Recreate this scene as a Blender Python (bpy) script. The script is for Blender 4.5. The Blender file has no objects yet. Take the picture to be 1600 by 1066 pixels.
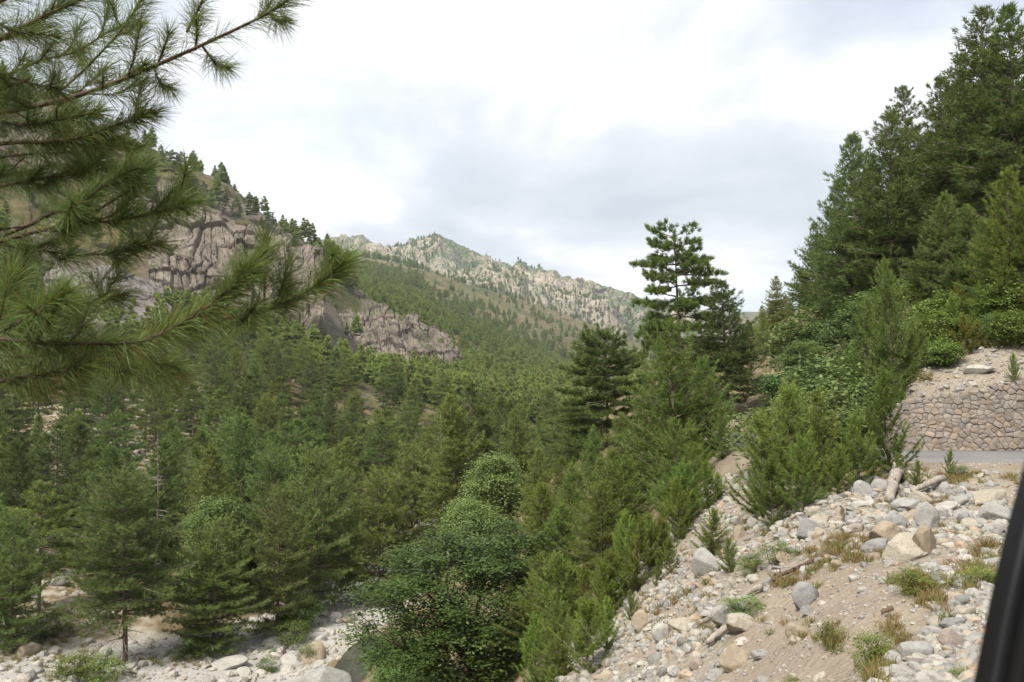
import bpy, math, random
import numpy as np
PI = math.pi
S = bpy.context.scene
COL = S.collection

# ------------------------------------------------------------------ camera
FPX = 1333.0                       # focal length in pixels of a 1600 px wide frame
PITCH = math.atan((620 - 533) / FPX)
cam = bpy.data.cameras.new('camera')
cam.sensor_width = 36; cam.sensor_fit = 'HORIZONTAL'; cam.lens = FPX / 1600 * 36
cam.clip_start = 0.05; cam.clip_end = 30000
cam.dof.use_dof = True; cam.dof.focus_distance = 10; cam.dof.aperture_fstop = 6.5
camo = bpy.data.objects.new('camera', cam); COL.objects.link(camo)
camo.location = (0, 0, 0); camo.rotation_euler = (PI / 2 + PITCH, 0, 0)
S.camera = camo

# ------------------------------------------------------------------ light
SUN_EL, SUN_AZ = math.radians(52), math.radians(215)     # azimuth clockwise from +Y: behind the camera, to the left
world = bpy.data.worlds.new('World'); S.world = world; world.use_nodes = True
nt = world.node_tree; N = nt.nodes; LK = nt.links; N.clear()
def nd(nodes, typ, **kw):
    n = nodes.new(typ)
    for k, v in kw.items(): setattr(n, k, v)
    return n
def wmath(op, a, b=None, c=None):
    n = nd(N, 'ShaderNodeMath', operation=op)
    for i, v in enumerate((a, b, c)):
        if v is None: continue
        if isinstance(v, (int, float)): n.inputs[i].default_value = v
        else: LK.new(v, n.inputs[i])
    return n.outputs[0]
sky = nd(N, 'ShaderNodeTexSky', sky_type='NISHITA', sun_disc=False)
sky.sun_elevation = SUN_EL; sky.sun_rotation = SUN_AZ
bg1 = nd(N, 'ShaderNodeBackground'); bg1.inputs['Strength'].default_value = 0.10
LK.new(sky.outputs[0], bg1.inputs['Color'])
tc = nd(N, 'ShaderNodeTexCoord'); sx = nd(N, 'ShaderNodeSeparateXYZ'); LK.new(tc.outputs['Generated'], sx.inputs[0])
zc = wmath('ADD', wmath('MAXIMUM', sx.outputs[2], 0.0), 0.26)
cb = nd(N, 'ShaderNodeCombineXYZ')
LK.new(wmath('DIVIDE', sx.outputs[0], zc), cb.inputs[0]); LK.new(wmath('DIVIDE', sx.outputs[1], zc), cb.inputs[1])
cb.inputs[2].default_value = 22.33
cn = nd(N, 'ShaderNodeTexNoise'); cn.inputs['Scale'].default_value = 1.15; cn.inputs['Detail'].default_value = 7
cn.inputs['Roughness'].default_value = 0.56; cn.inputs['Distortion'].default_value = 0.3
LK.new(cb.outputs[0], cn.inputs['Vector'])
cl = nd(N, 'ShaderNodeValToRGB')
e = cl.color_ramp.elements
e[0].position = 0.34; e[0].color = (1.0, 1.0, 1.0, 1)
e[1].position = 0.67; e[1].color = (0.46, 0.50, 0.555, 1)
a = e.new(0.46); a.color = (0.76, 0.765, 0.78, 1)
a = e.new(0.545); a.color = (0.585, 0.615, 0.66, 1)
LK.new(cn.outputs[0], cl.inputs[0])
bg2 = nd(N, 'ShaderNodeBackground'); bg2.inputs['Strength'].default_value = 0.79
LK.new(cl.outputs[0], bg2.inputs['Color'])
cn2 = nd(N, 'ShaderNodeTexNoise'); cn2.inputs['Scale'].default_value = 1.1; cn2.inputs['Detail'].default_value = 5
mp = nd(N, 'ShaderNodeMapping'); mp.inputs['Location'].default_value = (4.1, 1.7, 8.0)
LK.new(cb.outputs[0], mp.inputs[0]); LK.new(mp.outputs[0], cn2.inputs['Vector'])
cr2 = nd(N, 'ShaderNodeMapRange'); cr2.inputs['From Min'].default_value = 0.36; cr2.inputs['From Max'].default_value = 0.5
cr2.inputs['To Min'].default_value = 0.72; cr2.inputs['To Max'].default_value = 1.0
LK.new(cn2.outputs[0], cr2.inputs[0])
mxs = nd(N, 'ShaderNodeMixShader'); LK.new(cr2.outputs[0], mxs.inputs[0])
LK.new(bg1.outputs[0], mxs.inputs[1]); LK.new(bg2.outputs[0], mxs.inputs[2])
wo = nd(N, 'ShaderNodeOutputWorld'); LK.new(mxs.outputs[0], wo.inputs['Surface'])

sun = bpy.data.lights.new('sun', 'SUN'); sun.energy = 3.5; sun.angle = math.radians(12); sun.color = (1.0, 0.95, 0.86)
suno = bpy.data.objects.new('sun', sun); COL.objects.link(suno)
suno.rotation_euler = (PI / 2 - SUN_EL, 0, -SUN_AZ + PI)
S.view_settings.view_transform = 'Standard'; S.view_settings.look = 'None'
S.view_settings.exposure = 0.95; S.view_settings.gamma = 1.0; S.view_settings.use_curve_mapping = False
S.render.engine = 'CYCLES'
S.cycles.max_bounces = 6; S.cycles.diffuse_bounces = 3; S.cycles.glossy_bounces = 2
S.cycles.transmission_bounces = 3; S.cycles.transparent_max_bounces = 4; S.cycles.volume_bounces = 0
S.cycles.caustics_reflective = False; S.cycles.caustics_refractive = False
S.cycles.use_denoising = True

# ------------------------------------------------------------------ helpers
cP, sP = math.cos(PITCH), math.sin(PITCH)
def rays(px, py):
    px = np.asarray(px, float); py = np.asarray(py, float)
    cx = (px - 800) / FPX; cy = (533 - py) / FPX
    return np.stack([cx, cP - cy * sP, sP + cy * cP], -1)
def at(px, py, Y):
    d = rays(px, py); return d * (np.asarray(Y) / d[..., 1])[..., None]
def proj(p):
    p = np.asarray(p, float)
    fw = p[..., 1] * cP + p[..., 2] * sP; up = -p[..., 1] * sP + p[..., 2] * cP
    fw = np.maximum(fw, 1e-3)
    return 800 + FPX * p[..., 0] / fw, 533 - FPX * up / fw
def sstep(a, b, x):
    t = np.clip((x - a) / (b - a), 0, 1); return t * t * (3 - 2 * t)
def h2(i, j, s):
    v = np.sin(i * 127.1 + j * 311.7 + s * 74.7) * 43758.5453
    return v - np.floor(v)
def vnoise(x, y, s=0):
    i = np.floor(x); j = np.floor(y); fx = x - i; fy = y - j
    fx = fx * fx * fx * (fx * (fx * 6 - 15) + 10); fy = fy * fy * fy * (fy * (fy * 6 - 15) + 10)
    a = h2(i, j, s); b = h2(i + 1, j, s); c = h2(i, j + 1, s); d = h2(i + 1, j + 1, s)
    return (a + (b - a) * fx) * (1 - fy) + (c + (d - c) * fx) * fy
def fbm(x, y, s=0, o=5, g=0.5):
    t = 0; a = 1; n = 0
    for k in range(o):
        t = t + a * vnoise(x, y, s + k); n += a; a *= g; x = x * 2.03 + 17.3; y = y * 2.03 + 9.1
    return t / n
def ridged(x, y, s=0, o=5, g=0.5):
    t = 0; a = 1; n = 0
    for k in range(o):
        t = t + a * (1 - np.abs(2 * vnoise(x, y, s + k) - 1)); n += a; a *= g; x = x * 2.07 + 3.3; y = y * 2.07 + 5.1
    return t / n
def worley(x, y, s=0):
    i = np.floor(x); j = np.floor(y)
    f1 = np.full(x.shape, 9.0); f2 = np.full(x.shape, 9.0); idv = np.zeros(x.shape)
    for di in (-1, 0, 1):
        for dj in (-1, 0, 1):
            ci = i + di; cj = j + dj
            dx = ci + h2(ci, cj, s) - x; dy = cj + h2(ci, cj, s + 5) - y
            d = np.hypot(dx, dy); cid = h2(ci, cj, s + 9)
            lt = d < f1
            f2 = np.where(lt, f1, np.minimum(f2, d)); idv = np.where(lt, cid, idv); f1 = np.where(lt, d, f1)
    return f1, f2, idv
def inpoly(x, y, poly):
    x = np.asarray(x); y = np.asarray(y); r = np.zeros(x.shape, bool); n = len(poly)
    for k in range(n):
        x0, y0 = poly[k]; x1, y1 = poly[(k + 1) % n]
        if y0 == y1: continue
        c = ((y0 > y) != (y1 > y)) & (x < (x1 - x0) * (y - y0) / (y1 - y0) + x0)
        r ^= c
    return r
def polydist(x, y, pts):
    best = np.full(np.shape(x), 1e9); par = np.zeros(np.shape(x))
    for k in range(len(pts) - 1):
        ax, ay = pts[k][:2]; bx, by = pts[k + 1][:2]
        L2 = (bx - ax) ** 2 + (by - ay) ** 2
        t = np.clip(((x - ax) * (bx - ax) + (y - ay) * (by - ay)) / L2, 0, 1)
        d = np.hypot(x - ax - t * (bx - ax), y - ay - t * (by - ay))
        lt = d < best; best = np.where(lt, d, best); par = np.where(lt, k + t, par)
    return best, par
def make_mesh(name, V, tris=None, quads=None, smooth=False, attrs=None, mats=()):
    me = bpy.data.meshes.new(name)
    V = np.asarray(V, np.float32)
    me.vertices.add(len(V)); me.vertices.foreach_set('co', V.ravel())
    li = []; ls = []; o = 0
    for F, k in ((tris, 3), (quads, 4)):
        if F is None or len(F) == 0: continue
        F = np.asarray(F, np.int32); li.append(F.ravel()); ls.append(o + np.arange(len(F), dtype=np.int32) * k); o += F.size
    if li:
        li = np.concatenate(li); ls = np.concatenate(ls)
        me.loops.add(len(li)); me.loops.foreach_set('vertex_index', li)
        me.polygons.add(len(ls)); me.polygons.foreach_set('loop_start', ls)
        me.polygons.foreach_set('use_smooth', np.full(len(ls), smooth, bool))
    me.update(calc_edges=True)
    for an, (dom, arr) in (attrs or {}).items():
        arr = np.asarray(arr, np.float32)
        if arr.ndim == 2:
            at_ = me.attributes.new(an, 'FLOAT_COLOR', dom); at_.data.foreach_set('color', arr.ravel())
        else:
            at_ = me.attributes.new(an, 'FLOAT', dom); at_.data.foreach_set('value', arr)
    for m in mats: me.materials.append(m)
    return me
def tag(o, label=None, cat=None, group=None, kind=None):
    for k, v in (('label', label), ('category', cat), ('group', group), ('kind', kind)):
        if v: o[k] = v
    return o
def link(name, me, parent=None, loc=None):
    o = bpy.data.objects.new(name, me); COL.objects.link(o)
    if parent: o.parent = parent
    if loc is not None: o.location = loc
    return o
class Geo:
    def __init__(s): s.v = []; s.t = []; s.q = []; s.n = 0
    def add(s, V, tris=None, quads=None):
        V = np.asarray(V, float).reshape(-1, 3)
        if tris is not None and len(tris): s.t.append(np.asarray(tris, int) + s.n)
        if quads is not None and len(quads): s.q.append(np.asarray(quads, int) + s.n)
        s.v.append(V); s.n += len(V)
    def tube(s, P, R, k=6, cap=True):
        P = np.asarray(P, float); R = np.asarray(R, float); n = len(P)
        T = np.gradient(P, axis=0); T /= np.linalg.norm(T, axis=1)[:, None] + 1e-9
        ref = np.array([0, 0, 1.0]) if abs(T[0][2]) < 0.8 else np.array([1.0, 0, 0])
        A = np.cross(T, ref); A /= np.linalg.norm(A, axis=1)[:, None] + 1e-9; B = np.cross(T, A)
        th = np.arange(k) * 2 * PI / k
        V = P[:, None] + R[:, None, None] * (A[:, None] * np.cos(th)[None, :, None] + B[:, None] * np.sin(th)[None, :, None])
        i = np.arange(n - 1)[:, None] * k + np.arange(k)[None]; j = np.arange(n - 1)[:, None] * k + (np.arange(k) + 1)[None] % k
        Q = np.stack([i, j, j + k, i + k], -1).reshape(-1, 4)
        V = V.reshape(-1, 3); tr = []
        if cap:
            V = np.concatenate([V, P[:1], P[-1:]]); c0 = n * k; c1 = c0 + 1
            for a in range(k):
                b = (a + 1) % k
                tr.append((c0, b, a)); tr.append((c1, (n - 1) * k + a, (n - 1) * k + b))
        s.add(V, tr, Q)
    def mesh(s, name, mats=(), smooth=True, attrs=None):
        V = np.concatenate(s.v)
        return make_mesh(name, V, np.concatenate(s.t) if s.t else None, np.concatenate(s.q) if s.q else None, smooth, attrs, mats)
def unit(a): return a / (np.linalg.norm(a, axis=-1, keepdims=True) + 1e-9)
def blades(P, D, L, W, rng, bend=0.0):
    """thin tapering needles or leaves: one triangle each, or three when bent"""
    n = len(P); sd = unit(np.cross(D, rng.normal(size=(n, 3)))); L = L[:, None]; W = np.broadcast_to(W, (n,))[:, None]
    if not bend:
        V = np.stack([P - sd * W / 2, P + sd * W / 2, P + D * L], 1).reshape(-1, 3)
        return V, np.arange(3 * n).reshape(-1, 3)
    dn = np.array([0, 0, -1.0]) * bend * rng.uniform(0.2, 1.2, (n, 1))
    M = P + D * L * 0.55 + dn * L * 0.25; E = P + D * L + dn * L
    V = np.stack([P - sd * W / 2, P + sd * W / 2, M - sd * W * 0.4, M + sd * W * 0.4, E], 1).reshape(-1, 3)
    b = np.arange(n)[:, None] * 5
    T = np.stack([b + [0, 1, 3], b + [0, 3, 2], b + [2, 3, 4]], 1).reshape(-1, 3)
    return V, T

# ------------------------------------------------------------------ materials
def newmat(name):
    m = bpy.data.materials.new(name); m.use_nodes = True; n = m.node_tree.nodes; n.clear()
    out = n.new('ShaderNodeOutputMaterial'); return m, n, m.node_tree.links, out
def ramp(n, stops):
    r = n.new('ShaderNodeValToRGB'); e = r.color_ramp.elements
    while len(e) < len(stops): e.new(0.5)
    for q, (p, c) in zip(e, stops): q.position = p; q.color = (*c, 1)
    return r
def mixc(n, l, f, a, b, mode='MIX'):
    m = n.new('ShaderNodeMix'); m.data_type = 'RGBA'; m.blend_type = mode
    for sock, v in ((m.inputs[0], f), (m.inputs[6], a), (m.inputs[7], b)):
        if isinstance(v, (int, float)): sock.default_value = v
        elif isinstance(v, tuple): sock.default_value = (*v, 1)
        else: l.new(v, sock)
    return m.outputs[2]
def mth(n, l, op, a, b=0.0):
    m = n.new('ShaderNodeMath'); m.operation = op
    for i, v in enumerate((a, b)):
        if isinstance(v, (int, float)): m.inputs[i].default_value = v
        else: l.new(v, m.inputs[i])
    return m.outputs[0]
def noise(n, l, vec, scale, detail=4, rough=0.55, dist=0.0):
    t = n.new('ShaderNodeTexNoise'); t.inputs['Scale'].default_value = scale; t.inputs['Detail'].default_value = detail
    t.inputs['Roughness'].default_value = rough; t.inputs['Distortion'].default_value = dist
    if vec is not None: l.new(vec, t.inputs['Vector'])
    return t.outputs[0]
def rng_map(n, l, v, a, b, c=0.0, d=1.0):
    m = n.new('ShaderNodeMapRange'); l.new(v, m.inputs[0])
    for k, q in zip((1, 2, 3, 4), (a, b, c, d)): m.inputs[k].default_value = q
    return m.outputs[0]
def foliage_mat(name, base, tip, old, trans=0.4, rough=0.5):
    m, n, l, out = newmat(name)
    at_ = n.new('ShaderNodeAttribute'); at_.attribute_name = 'tint'
    oi = n.new('ShaderNodeObjectInfo')
    r = ramp(n, [(0.0, old), (0.12, base), (0.62, base), (1.0, tip)]); l.new(at_.outputs['Fac'], r.inputs[0])
    c = mixc(n, l, 1.0, r.outputs[0], oi.outputs['Color'], 'MULTIPLY')
    hs = n.new('ShaderNodeHueSaturation'); l.new(c, hs.inputs['Color'])
    l.new(rng_map(n, l, oi.outputs['Random'], 0, 1, 0.488, 0.512), hs.inputs['Hue'])
    l.new(rng_map(n, l, oi.outputs['Random'], 0, 1, 0.85, 1.15), hs.inputs['Value'])
    b = n.new('ShaderNodeBsdfPrincipled'); l.new(hs.outputs[0], b.inputs['Base Color'])
    b.inputs['Roughness'].default_value = rough; b.inputs['Specular IOR Level'].default_value = 0.15
    t = n.new('ShaderNodeBsdfTranslucent'); l.new(hs.outputs[0], t.inputs[0])
    x = n.new('ShaderNodeMixShader'); x.inputs[0].default_value = trans
    l.new(b.outputs[0], x.inputs[1]); l.new(t.outputs[0], x.inputs[2]); l.new(x.outputs[0], out.inputs[0])
    return m
M_PINE = foliage_mat('pine_needles', (0.148, 0.188, 0.060), (0.23, 0.27, 0.09), (0.176, 0.115, 0.041))
M_YOUNG = foliage_mat('young_pine_needles', (0.150, 0.218, 0.052), (0.235, 0.305, 0.078), (0.218, 0.115, 0.040))
M_NEAR = foliage_mat('long_needles', (0.118, 0.165, 0.048), (0.19, 0.25, 0.068), (0.180, 0.114, 0.036), 0.3, 0.36)
M_LEAF = foliage_mat('broad_leaves', (0.088, 0.125, 0.032), (0.16, 0.21, 0.06), (0.065, 0.111, 0.039), 0.3, 0.42)
M_BUSH = foliage_mat('bush_leaves', (0.160, 0.220, 0.062), (0.24, 0.31, 0.10), (0.081, 0.127, 0.040), 0.3, 0.5)
M_GRASS = foliage_mat('dry_grass', (0.23, 0.19, 0.075), (0.14, 0.17, 0.05), (0.26, 0.17, 0.08), 0.25, 0.7)
def bark_mat(name, c0, c1):
    m, n, l, out = newmat(name)
    tcn = n.new('ShaderNodeTexCoord'); mp_ = n.new('ShaderNodeMapping'); mp_.inputs['Scale'].default_value = (6, 6, 1.6)
    l.new(tcn.outputs['Object'], mp_.inputs[0])
    f = noise(n, l, mp_.outputs[0], 2.2, 6, 0.65)
    r = ramp(n, [(0.35, c0), (0.65, c1)]); l.new(f, r.inputs[0])
    b = n.new('ShaderNodeBsdfPrincipled'); l.new(r.outputs[0], b.inputs['Base Color']); b.inputs['Roughness'].default_value = 0.9
    bp = n.new('ShaderNodeBump'); bp.inputs['Strength'].default_value = 0.6; bp.inputs['Distance'].default_value = 0.02
    l.new(f, bp.inputs['Height']); l.new(bp.outputs[0], b.inputs['Normal']); l.new(b.outputs[0], out.inputs[0])
    return m
M_BARK = bark_mat('pine_bark', (0.07, 0.05, 0.04), (0.20, 0.15, 0.12))
M_TWIG = bark_mat('twig_bark', (0.045, 0.03, 0.022), (0.12, 0.075, 0.05))
M_DEAD = bark_mat('weathered_wood', (0.17, 0.14, 0.115), (0.34, 0.30, 0.26))
def stone_mat(name, ca, cb_, cc, scale=3.0, use_color=True, rough=0.85, bump=0.6):
    m, n, l, out = newmat(name)
    tcn = n.new('ShaderNodeTexCoord'); oi = n.new('ShaderNodeObjectInfo')
    ad = n.new('ShaderNodeVectorMath'); ad.operation = 'ADD'; l.new(tcn.outputs['Object'], ad.inputs[0])
    mu = n.new('ShaderNodeVectorMath'); mu.operation = 'SCALE'; mu.inputs['Scale'].default_value = 37.0
    cx = n.new('ShaderNodeCombineXYZ')
    for k in range(3): l.new(oi.outputs['Random'], cx.inputs[k])
    l.new(cx.outputs[0], mu.inputs[0]); l.new(mu.outputs[0], ad.inputs[1]); vec = ad.outputs[0]
    f = noise(n, l, vec, scale, 7, 0.62, 0.3); g = noise(n, l, vec, scale * 14, 3, 0.6)
    r = ramp(n, [(0.28, ca), (0.5, cb_), (0.72, cc)]); l.new(f, r.inputs[0])
    c = mixc(n, l, rng_map(n, l, g, 0.52, 0.66), r.outputs[0], tuple(x * 0.62 for x in cb_))
    at_ = n.new('ShaderNodeAttribute'); at_.attribute_name = 'tone'
    if use_color: c = mixc(n, l, 1.0, c, oi.outputs['Color'], 'MULTIPLY')
    else:
        tr = ramp(n, [(0.0, (0.62, 0.61, 0.61)), (0.4, (0.95, 0.95, 0.94)), (0.7, (1.25, 1.22, 1.16)), (0.86, (1.15, 1.03, 0.86)), (1.0, (1.05, 0.84, 0.66))])
        l.new(at_.outputs['Fac'], tr.inputs[0]); c = mixc(n, l, 1.0, c, tr.outputs[0], 'MULTIPLY')
    b = n.new('ShaderNodeBsdfPrincipled'); l.new(c, b.inputs['Base Color']); b.inputs['Roughness'].default_value = rough
    b.inputs['Specular IOR Level'].default_value = 0.25
    h = mth(n, l, 'ADD', f, mth(n, l, 'MULTIPLY', g, 0.25))
    bp = n.new('ShaderNodeBump'); bp.inputs['Strength'].default_value = bump; bp.inputs['Distance'].default_value = 0.05
    l.new(h, bp.inputs['Height']); l.new(bp.outputs[0], b.inputs['Normal']); l.new(b.outputs[0], out.inputs[0])
    return m
M_STONE = stone_mat('granite_boulder', (0.195, 0.186, 0.170), (0.268, 0.258, 0.238), (0.34, 0.33, 0.308))
M_RUBBLE = stone_mat('granite_rubble', (0.21, 0.20, 0.18), (0.275, 0.264, 0.243), (0.34, 0.33, 0.308), 1.2, False)
# ------------------------------------------------------------------ terrain
CP = [  # photo x, photo y, metres ahead
 # near ground under and beside the camera
 (1560,1066,7.0),(1480,1066,7.3),(1380,1066,8.0),(1280,1066,9.4),(1180,1066,11.0),(1080,1066,13.0),(960,1066,16.5),(860,1075,22),(760,1110,28),(640,1130,33),
 (560,1085,41),(440,1080,45),(300,1062,48),(150,1080,45),(0,1080,43),(-200,1080,42),(-500,1100,38),
 # hollow and scree
 (1350,960,10.2),(1250,960,12.0),(1440,960,9.6),(1550,920,10.4),(1400,880,13.2),(1500,860,13.2),(1300,870,14.6),(1440,800,17.0),(1340,800,17.8),(1540,790,17.0),
 (1200,835,19.5),(1130,800,23),(1100,890,18.5),(1010,960,18.6),(930,1010,20.0),(1150,745,28),(1270,790,19),(1060,860,22.5),(980,900,25),(900,960,27),
 (1480,755,19.0),(1600,752,19.0),(1760,770,17),(1440,738,21.0),(1600,726,23.5),(1350,735,23),(1250,730,27),(1190,700,38),(1800,726,23.5),
 # behind the wall and up the right slope
 (1430,612,31.6),(1600,594,31.6),(1800,580,31.6),(1340,640,32),(1500,555,34.5),(1600,500,34.5),(1800,420,34.5),(1420,575,35),(1600,455,38),(1530,448,44),(1600,385,44),(1440,492,47),
 (1350,545,48),(1270,600,48),(1700,250,60),(1600,250,66),(1500,320,66),(1400,420,66),(1300,520,66),(1220,600,66),(1200,545,110),(1300,430,110),(1450,290,110),(1650,120,110),
 (1230,510,170),(1400,400,170),(1700,180,170),(1160,590,130),
 # saddle where the big pines stand, falling off to the valley
 (1060,690,46),(1110,690,38),(1000,740,44),(940,700,60),(900,790,46),(1030,800,31),(980,830,33),(830,840,50),(1000,650,80),(1080,640,80),(1100,600,140),(980,610,170),
 # river and valley floor
 (560,945,63),(450,955,60),(520,1000,54),(350,1040,51),(660,900,76),(720,855,95),(750,800,125),(790,740,170),(820,680,240),(850,630,340),(880,600,480),(700,960,45),(780,900,48),
 # left bank
 (100,1000,53),(20,1000,53),(250,960,58),(100,870,75),(300,870,76),(430,860,80),(-150,900,60),(50,730,100),(250,760,100),(450,770,105),(600,770,112),(150,655,140),(320,650,150),(450,640,170),
 (30,620,160),(-200,560,150),(600,650,190),(700,640,240),(120,500,240),(0,480,240),(240,480,262),(350,500,270),(470,520,300),(560,560,330),(650,585,380),(720,590,440),
 (-300,380,230),(-300,150,330),(80,440,275),(20,360,300),(200,380,320),(310,372,330),(400,360,345),(440,385,350),(480,385,380),(520,398,430),(220,283,370),(150,200,385),(0,110,400),(300,300,362),
 (100,230,600),(250,320,600),(400,400,600),(500,410,560),
 # spur and far slope
 (535,462,460),(600,485,450),(660,515,440),(710,548,430),(545,540,400),(620,560,410),(560,418,900),(620,440,900),(700,470,900),(760,485,950),(830,505,1000),(900,525,1050),(1000,560,1100),
 (640,470,700),(720,510,700),(800,545,700),(860,575,680),(900,592,640),(950,590,800),(1050,590,700),(1150,570,500),(560,405,1200),(700,440,1300),(850,480,1350),(1000,540,1400),(1200,560,1400),
 (1200,540,800),(1450,420,500),(1700,300,400),(1400,480,1200),(300,440,1300),(0,420,1300),(1700,420,1300),(600,450,2500),(1000,500,2500),(0,430,2500),(1600,480,2500),(800,480,6000),(200,480,6000),(1500,480,6000)]
CP = np.array(CP, float)
Pw = at(CP[:, 0], CP[:, 1], CP[:, 2])
ex = []   # behind and beside the camera
for az, r, z in ((0,3,-2.2),(60,4,-1.85),(120,4,-1.85),(180,4,-1.9),(-120,4,-2.3),(-60,4,-2.6),(30,4,-2.0),(-30,4.5,-2.6),(-30,9,-4.8),(-15,9,-4.3),(0,9,-3.4),(-30,20,-9.5),(-50,15,-7.5),(-12,18,-7.6),
                 (90,20,-1.0),(90,60,22),(90,300,130),(135,20,-1.8),(135,100,20),(180,20,-2),(180,100,8),(-135,30,-6),(-135,200,10),(-90,12,-5),(-90,45,-14),(-90,200,40),(-90,400,110),(60,25,-1.5),(55,45,8),(60,110,50),
                 (90,1500,200),(180,1500,200),(-90,1500,200),(-135,1500,200),(135,1500,200),(90,6000,500),(180,6000,500),(-90,6000,500),(-135,6000,500),(135,6000,500)):
    a = math.radians(az); ex.append((r * math.sin(a), r * math.cos(a), z))
Pw = np.concatenate([Pw, np.array(ex)])
def dom(x, y):
    r = np.maximum(np.hypot(x, y), 2.5)
    return np.stack([np.arctan2(x, y), np.log(r)], -1), r
U, rr = dom(Pw[:, 0], Pw[:, 1]); VAL = Pw[:, 2] / rr
def kern(d2): return np.where(d2 > 1e-12, 0.5 * d2 * np.log(d2 + 1e-12), 0)
n_ = len(U)
A_ = np.zeros((n_ + 3, n_ + 3)); A_[:n_, :n_] = kern(((U[:, None] - U[None]) ** 2).sum(-1)) + np.eye(n_) * 4e-4
A_[:n_, n_] = 1; A_[:n_, n_ + 1:] = U; A_[n_:, :n_] = A_[:n_, n_:].T
SOL = np.linalg.solve(A_, np.concatenate([VAL, np.zeros(3)]))
ROAD = [(2, -2), (9, 3), (22, 10), (33, 17), (36, 23), (31, 26.6), (22, 27.0), (16, 27.0), (13, 27.3), (11.3, 29.2), (11.1, 33), (12, 38), (13.5, 43)]
RZ = -1.86
RIVER = [(-42, 34), (-24, 46), (-15.5, 52.5), (-12.5, 57), (-10.5, 64), (-9, 76), (-6, 95), (-4, 125), (-1, 170), (4, 240)]
def tz0(x, y):
    x = np.atleast_1d(np.asarray(x, float)); y = np.atleast_1d(np.asarray(y, float)); out = np.empty(x.shape)
    fx = x.ravel(); fy = y.ravel(); fo = np.empty(fx.shape)
    for s in range(0, len(fx), 20000):
        u, r = dom(fx[s:s + 20000], fy[s:s + 20000])
        d2 = (u[:, 0:1] - U[None, :, 0]) ** 2 + (u[:, 1:2] - U[None, :, 1]) ** 2
        fo[s:s + 20000] = (kern(d2) @ SOL[:n_] + SOL[n_] + u @ SOL[n_ + 1:]) * r
    return fo.reshape(x.shape)
STREAM = []
RIVZ = [float(tz0(a, b)[0]) for a, b in RIVER]
def tz(x, y):
    x = np.atleast_1d(np.asarray(x, float)); y = np.atleast_1d(np.asarray(y, float))
    z = tz0(x, y); r = np.hypot(x, y)
    for wl, sd in ((1.3, 1), (3.5, 2), (9, 3), (25, 4), (70, 5), (200, 6)):
        amp = 0.10 * wl * sstep(1.6, 6.0, r / wl) * (1 - sstep(60, 200, r / wl))
        z = z + amp * (vnoise(x / wl + 3.1, y / wl + 7.7, sd) - 0.5)
    d, par = polydist(x, y, RIVER)
    rz = np.interp(par, np.arange(len(RIVZ)), RIVZ)
    z = z + (rz + 0.2 * (z - rz) - z) * (1 - sstep(2.5, 7.5, d))
    if len(STREAM):
        ds, _ = polydist(x, y, STREAM); z = z - 0.55 * (1 - sstep(0.5, 1.7, ds))
    if True:
        k = sstep(-.10, -.22, np.arctan2(x, y)) * sstep(215, 250, r) * (1 - sstep(520, 700, r)); k = k * (np.arctan2(x, y) > -1.2)
        if np.any(k > 0):
            wx = x + 12 * (vnoise(x / 30, y / 30, 21) - .5); wy = y + 12 * (vnoise(x / 30, y / 30, 22) - .5)
            f1, f2, iv = worley(wx / 26, wy / 34, 23); g1, g2, iw = worley(wx / 9, wy / 13, 24)
            z = z + k * (5.5 * (iv - .5) + 2.4 * (iw - .5) - 5.0)
    d, par = polydist(x, y, ROAD)
    w = 1 - sstep(3.25, 4.6, d)
    return z + (RZ - 0.03 - z) * w
def hit(px, py):
    """where the line of sight through a photo point meets the terrain"""
    px = np.atleast_1d(np.asarray(px, float)); py = np.atleast_1d(np.asarray(py, float))
    D = rays(px, py); D = D / D[:, 1:2]
    Y = np.exp(np.linspace(math.log(4.5), math.log(1500), 420))
    out = np.zeros((len(px), 3))
    for k in range(len(px)):
        P = D[k][None] * Y[:, None]; below = P[:, 2] < tz(P[:, 0], P[:, 1])
        i = int(np.argmax(below)) if below.any() else len(Y) - 1
        y0, y1 = Y[max(i - 1, 0)], Y[i]
        P = D[k][None] * np.linspace(y0, y1, 12)[:, None]; b = P[:, 2] < tz(P[:, 0], P[:, 1])
        out[k] = P[int(np.argmax(b)) if b.any() else -1]
    return out
def zone(pixels):   # a patch of ground, outlined as it shows in the photograph
    a = np.array(pixels, float); h = hit(a[:, 0], a[:, 1]); return [tuple(p) for p in h[:, :2]]
ss_ = hit([612, 590, 574, 562, 556, 552], [985, 1003, 1022, 1042, 1062, 1085])
STREAM = [tuple(p[:2]) for p in ss_]
Z_SCREE = zone([(1130,742),(1200,745),(1290,775),(1340,745),(1440,738),(1640,738),(1700,900),(1620,1150),(1300,1200),(1000,1150),(820,1120),(862,1010),(938,930),(1005,860),(1068,790)])
Z_DIRT = zone([(1175,945),(1230,905),(1290,885),(1415,885),(1465,920),(1455,985),(1395,1030),(1350,1150),(1080,1130),(1130,1020)])
Z_VERGE = zone([(1400,732),(1640,726),(1640,775),(1480,760)])
Z_BANK = zone([(-80,1100),(-80,850),(0,700),(60,640),(330,600),(260,700),(190,800),(120,900),(240,990),(300,1040),(180,1100)])
Z_UP = [(14.9, 31.0), (24, 30.9), (26, 38), (19.5, 41), (16.5, 35.5), (15.0, 33)]
az = np.concatenate([np.radians(np.linspace(-180, -46, 46)[:-1]), np.radians(np.linspace(-46, 46, 520)), np.radians(np.linspace(46, 180, 46)[1:])])
lr = np.concatenate([np.linspace(math.log(1.2), math.log(4.5), 14)[:-1], np.linspace(math.log(4.5), math.log(1400), 300)[:-1], np.linspace(math.log(1400), math.log(3600), 14)])
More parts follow.
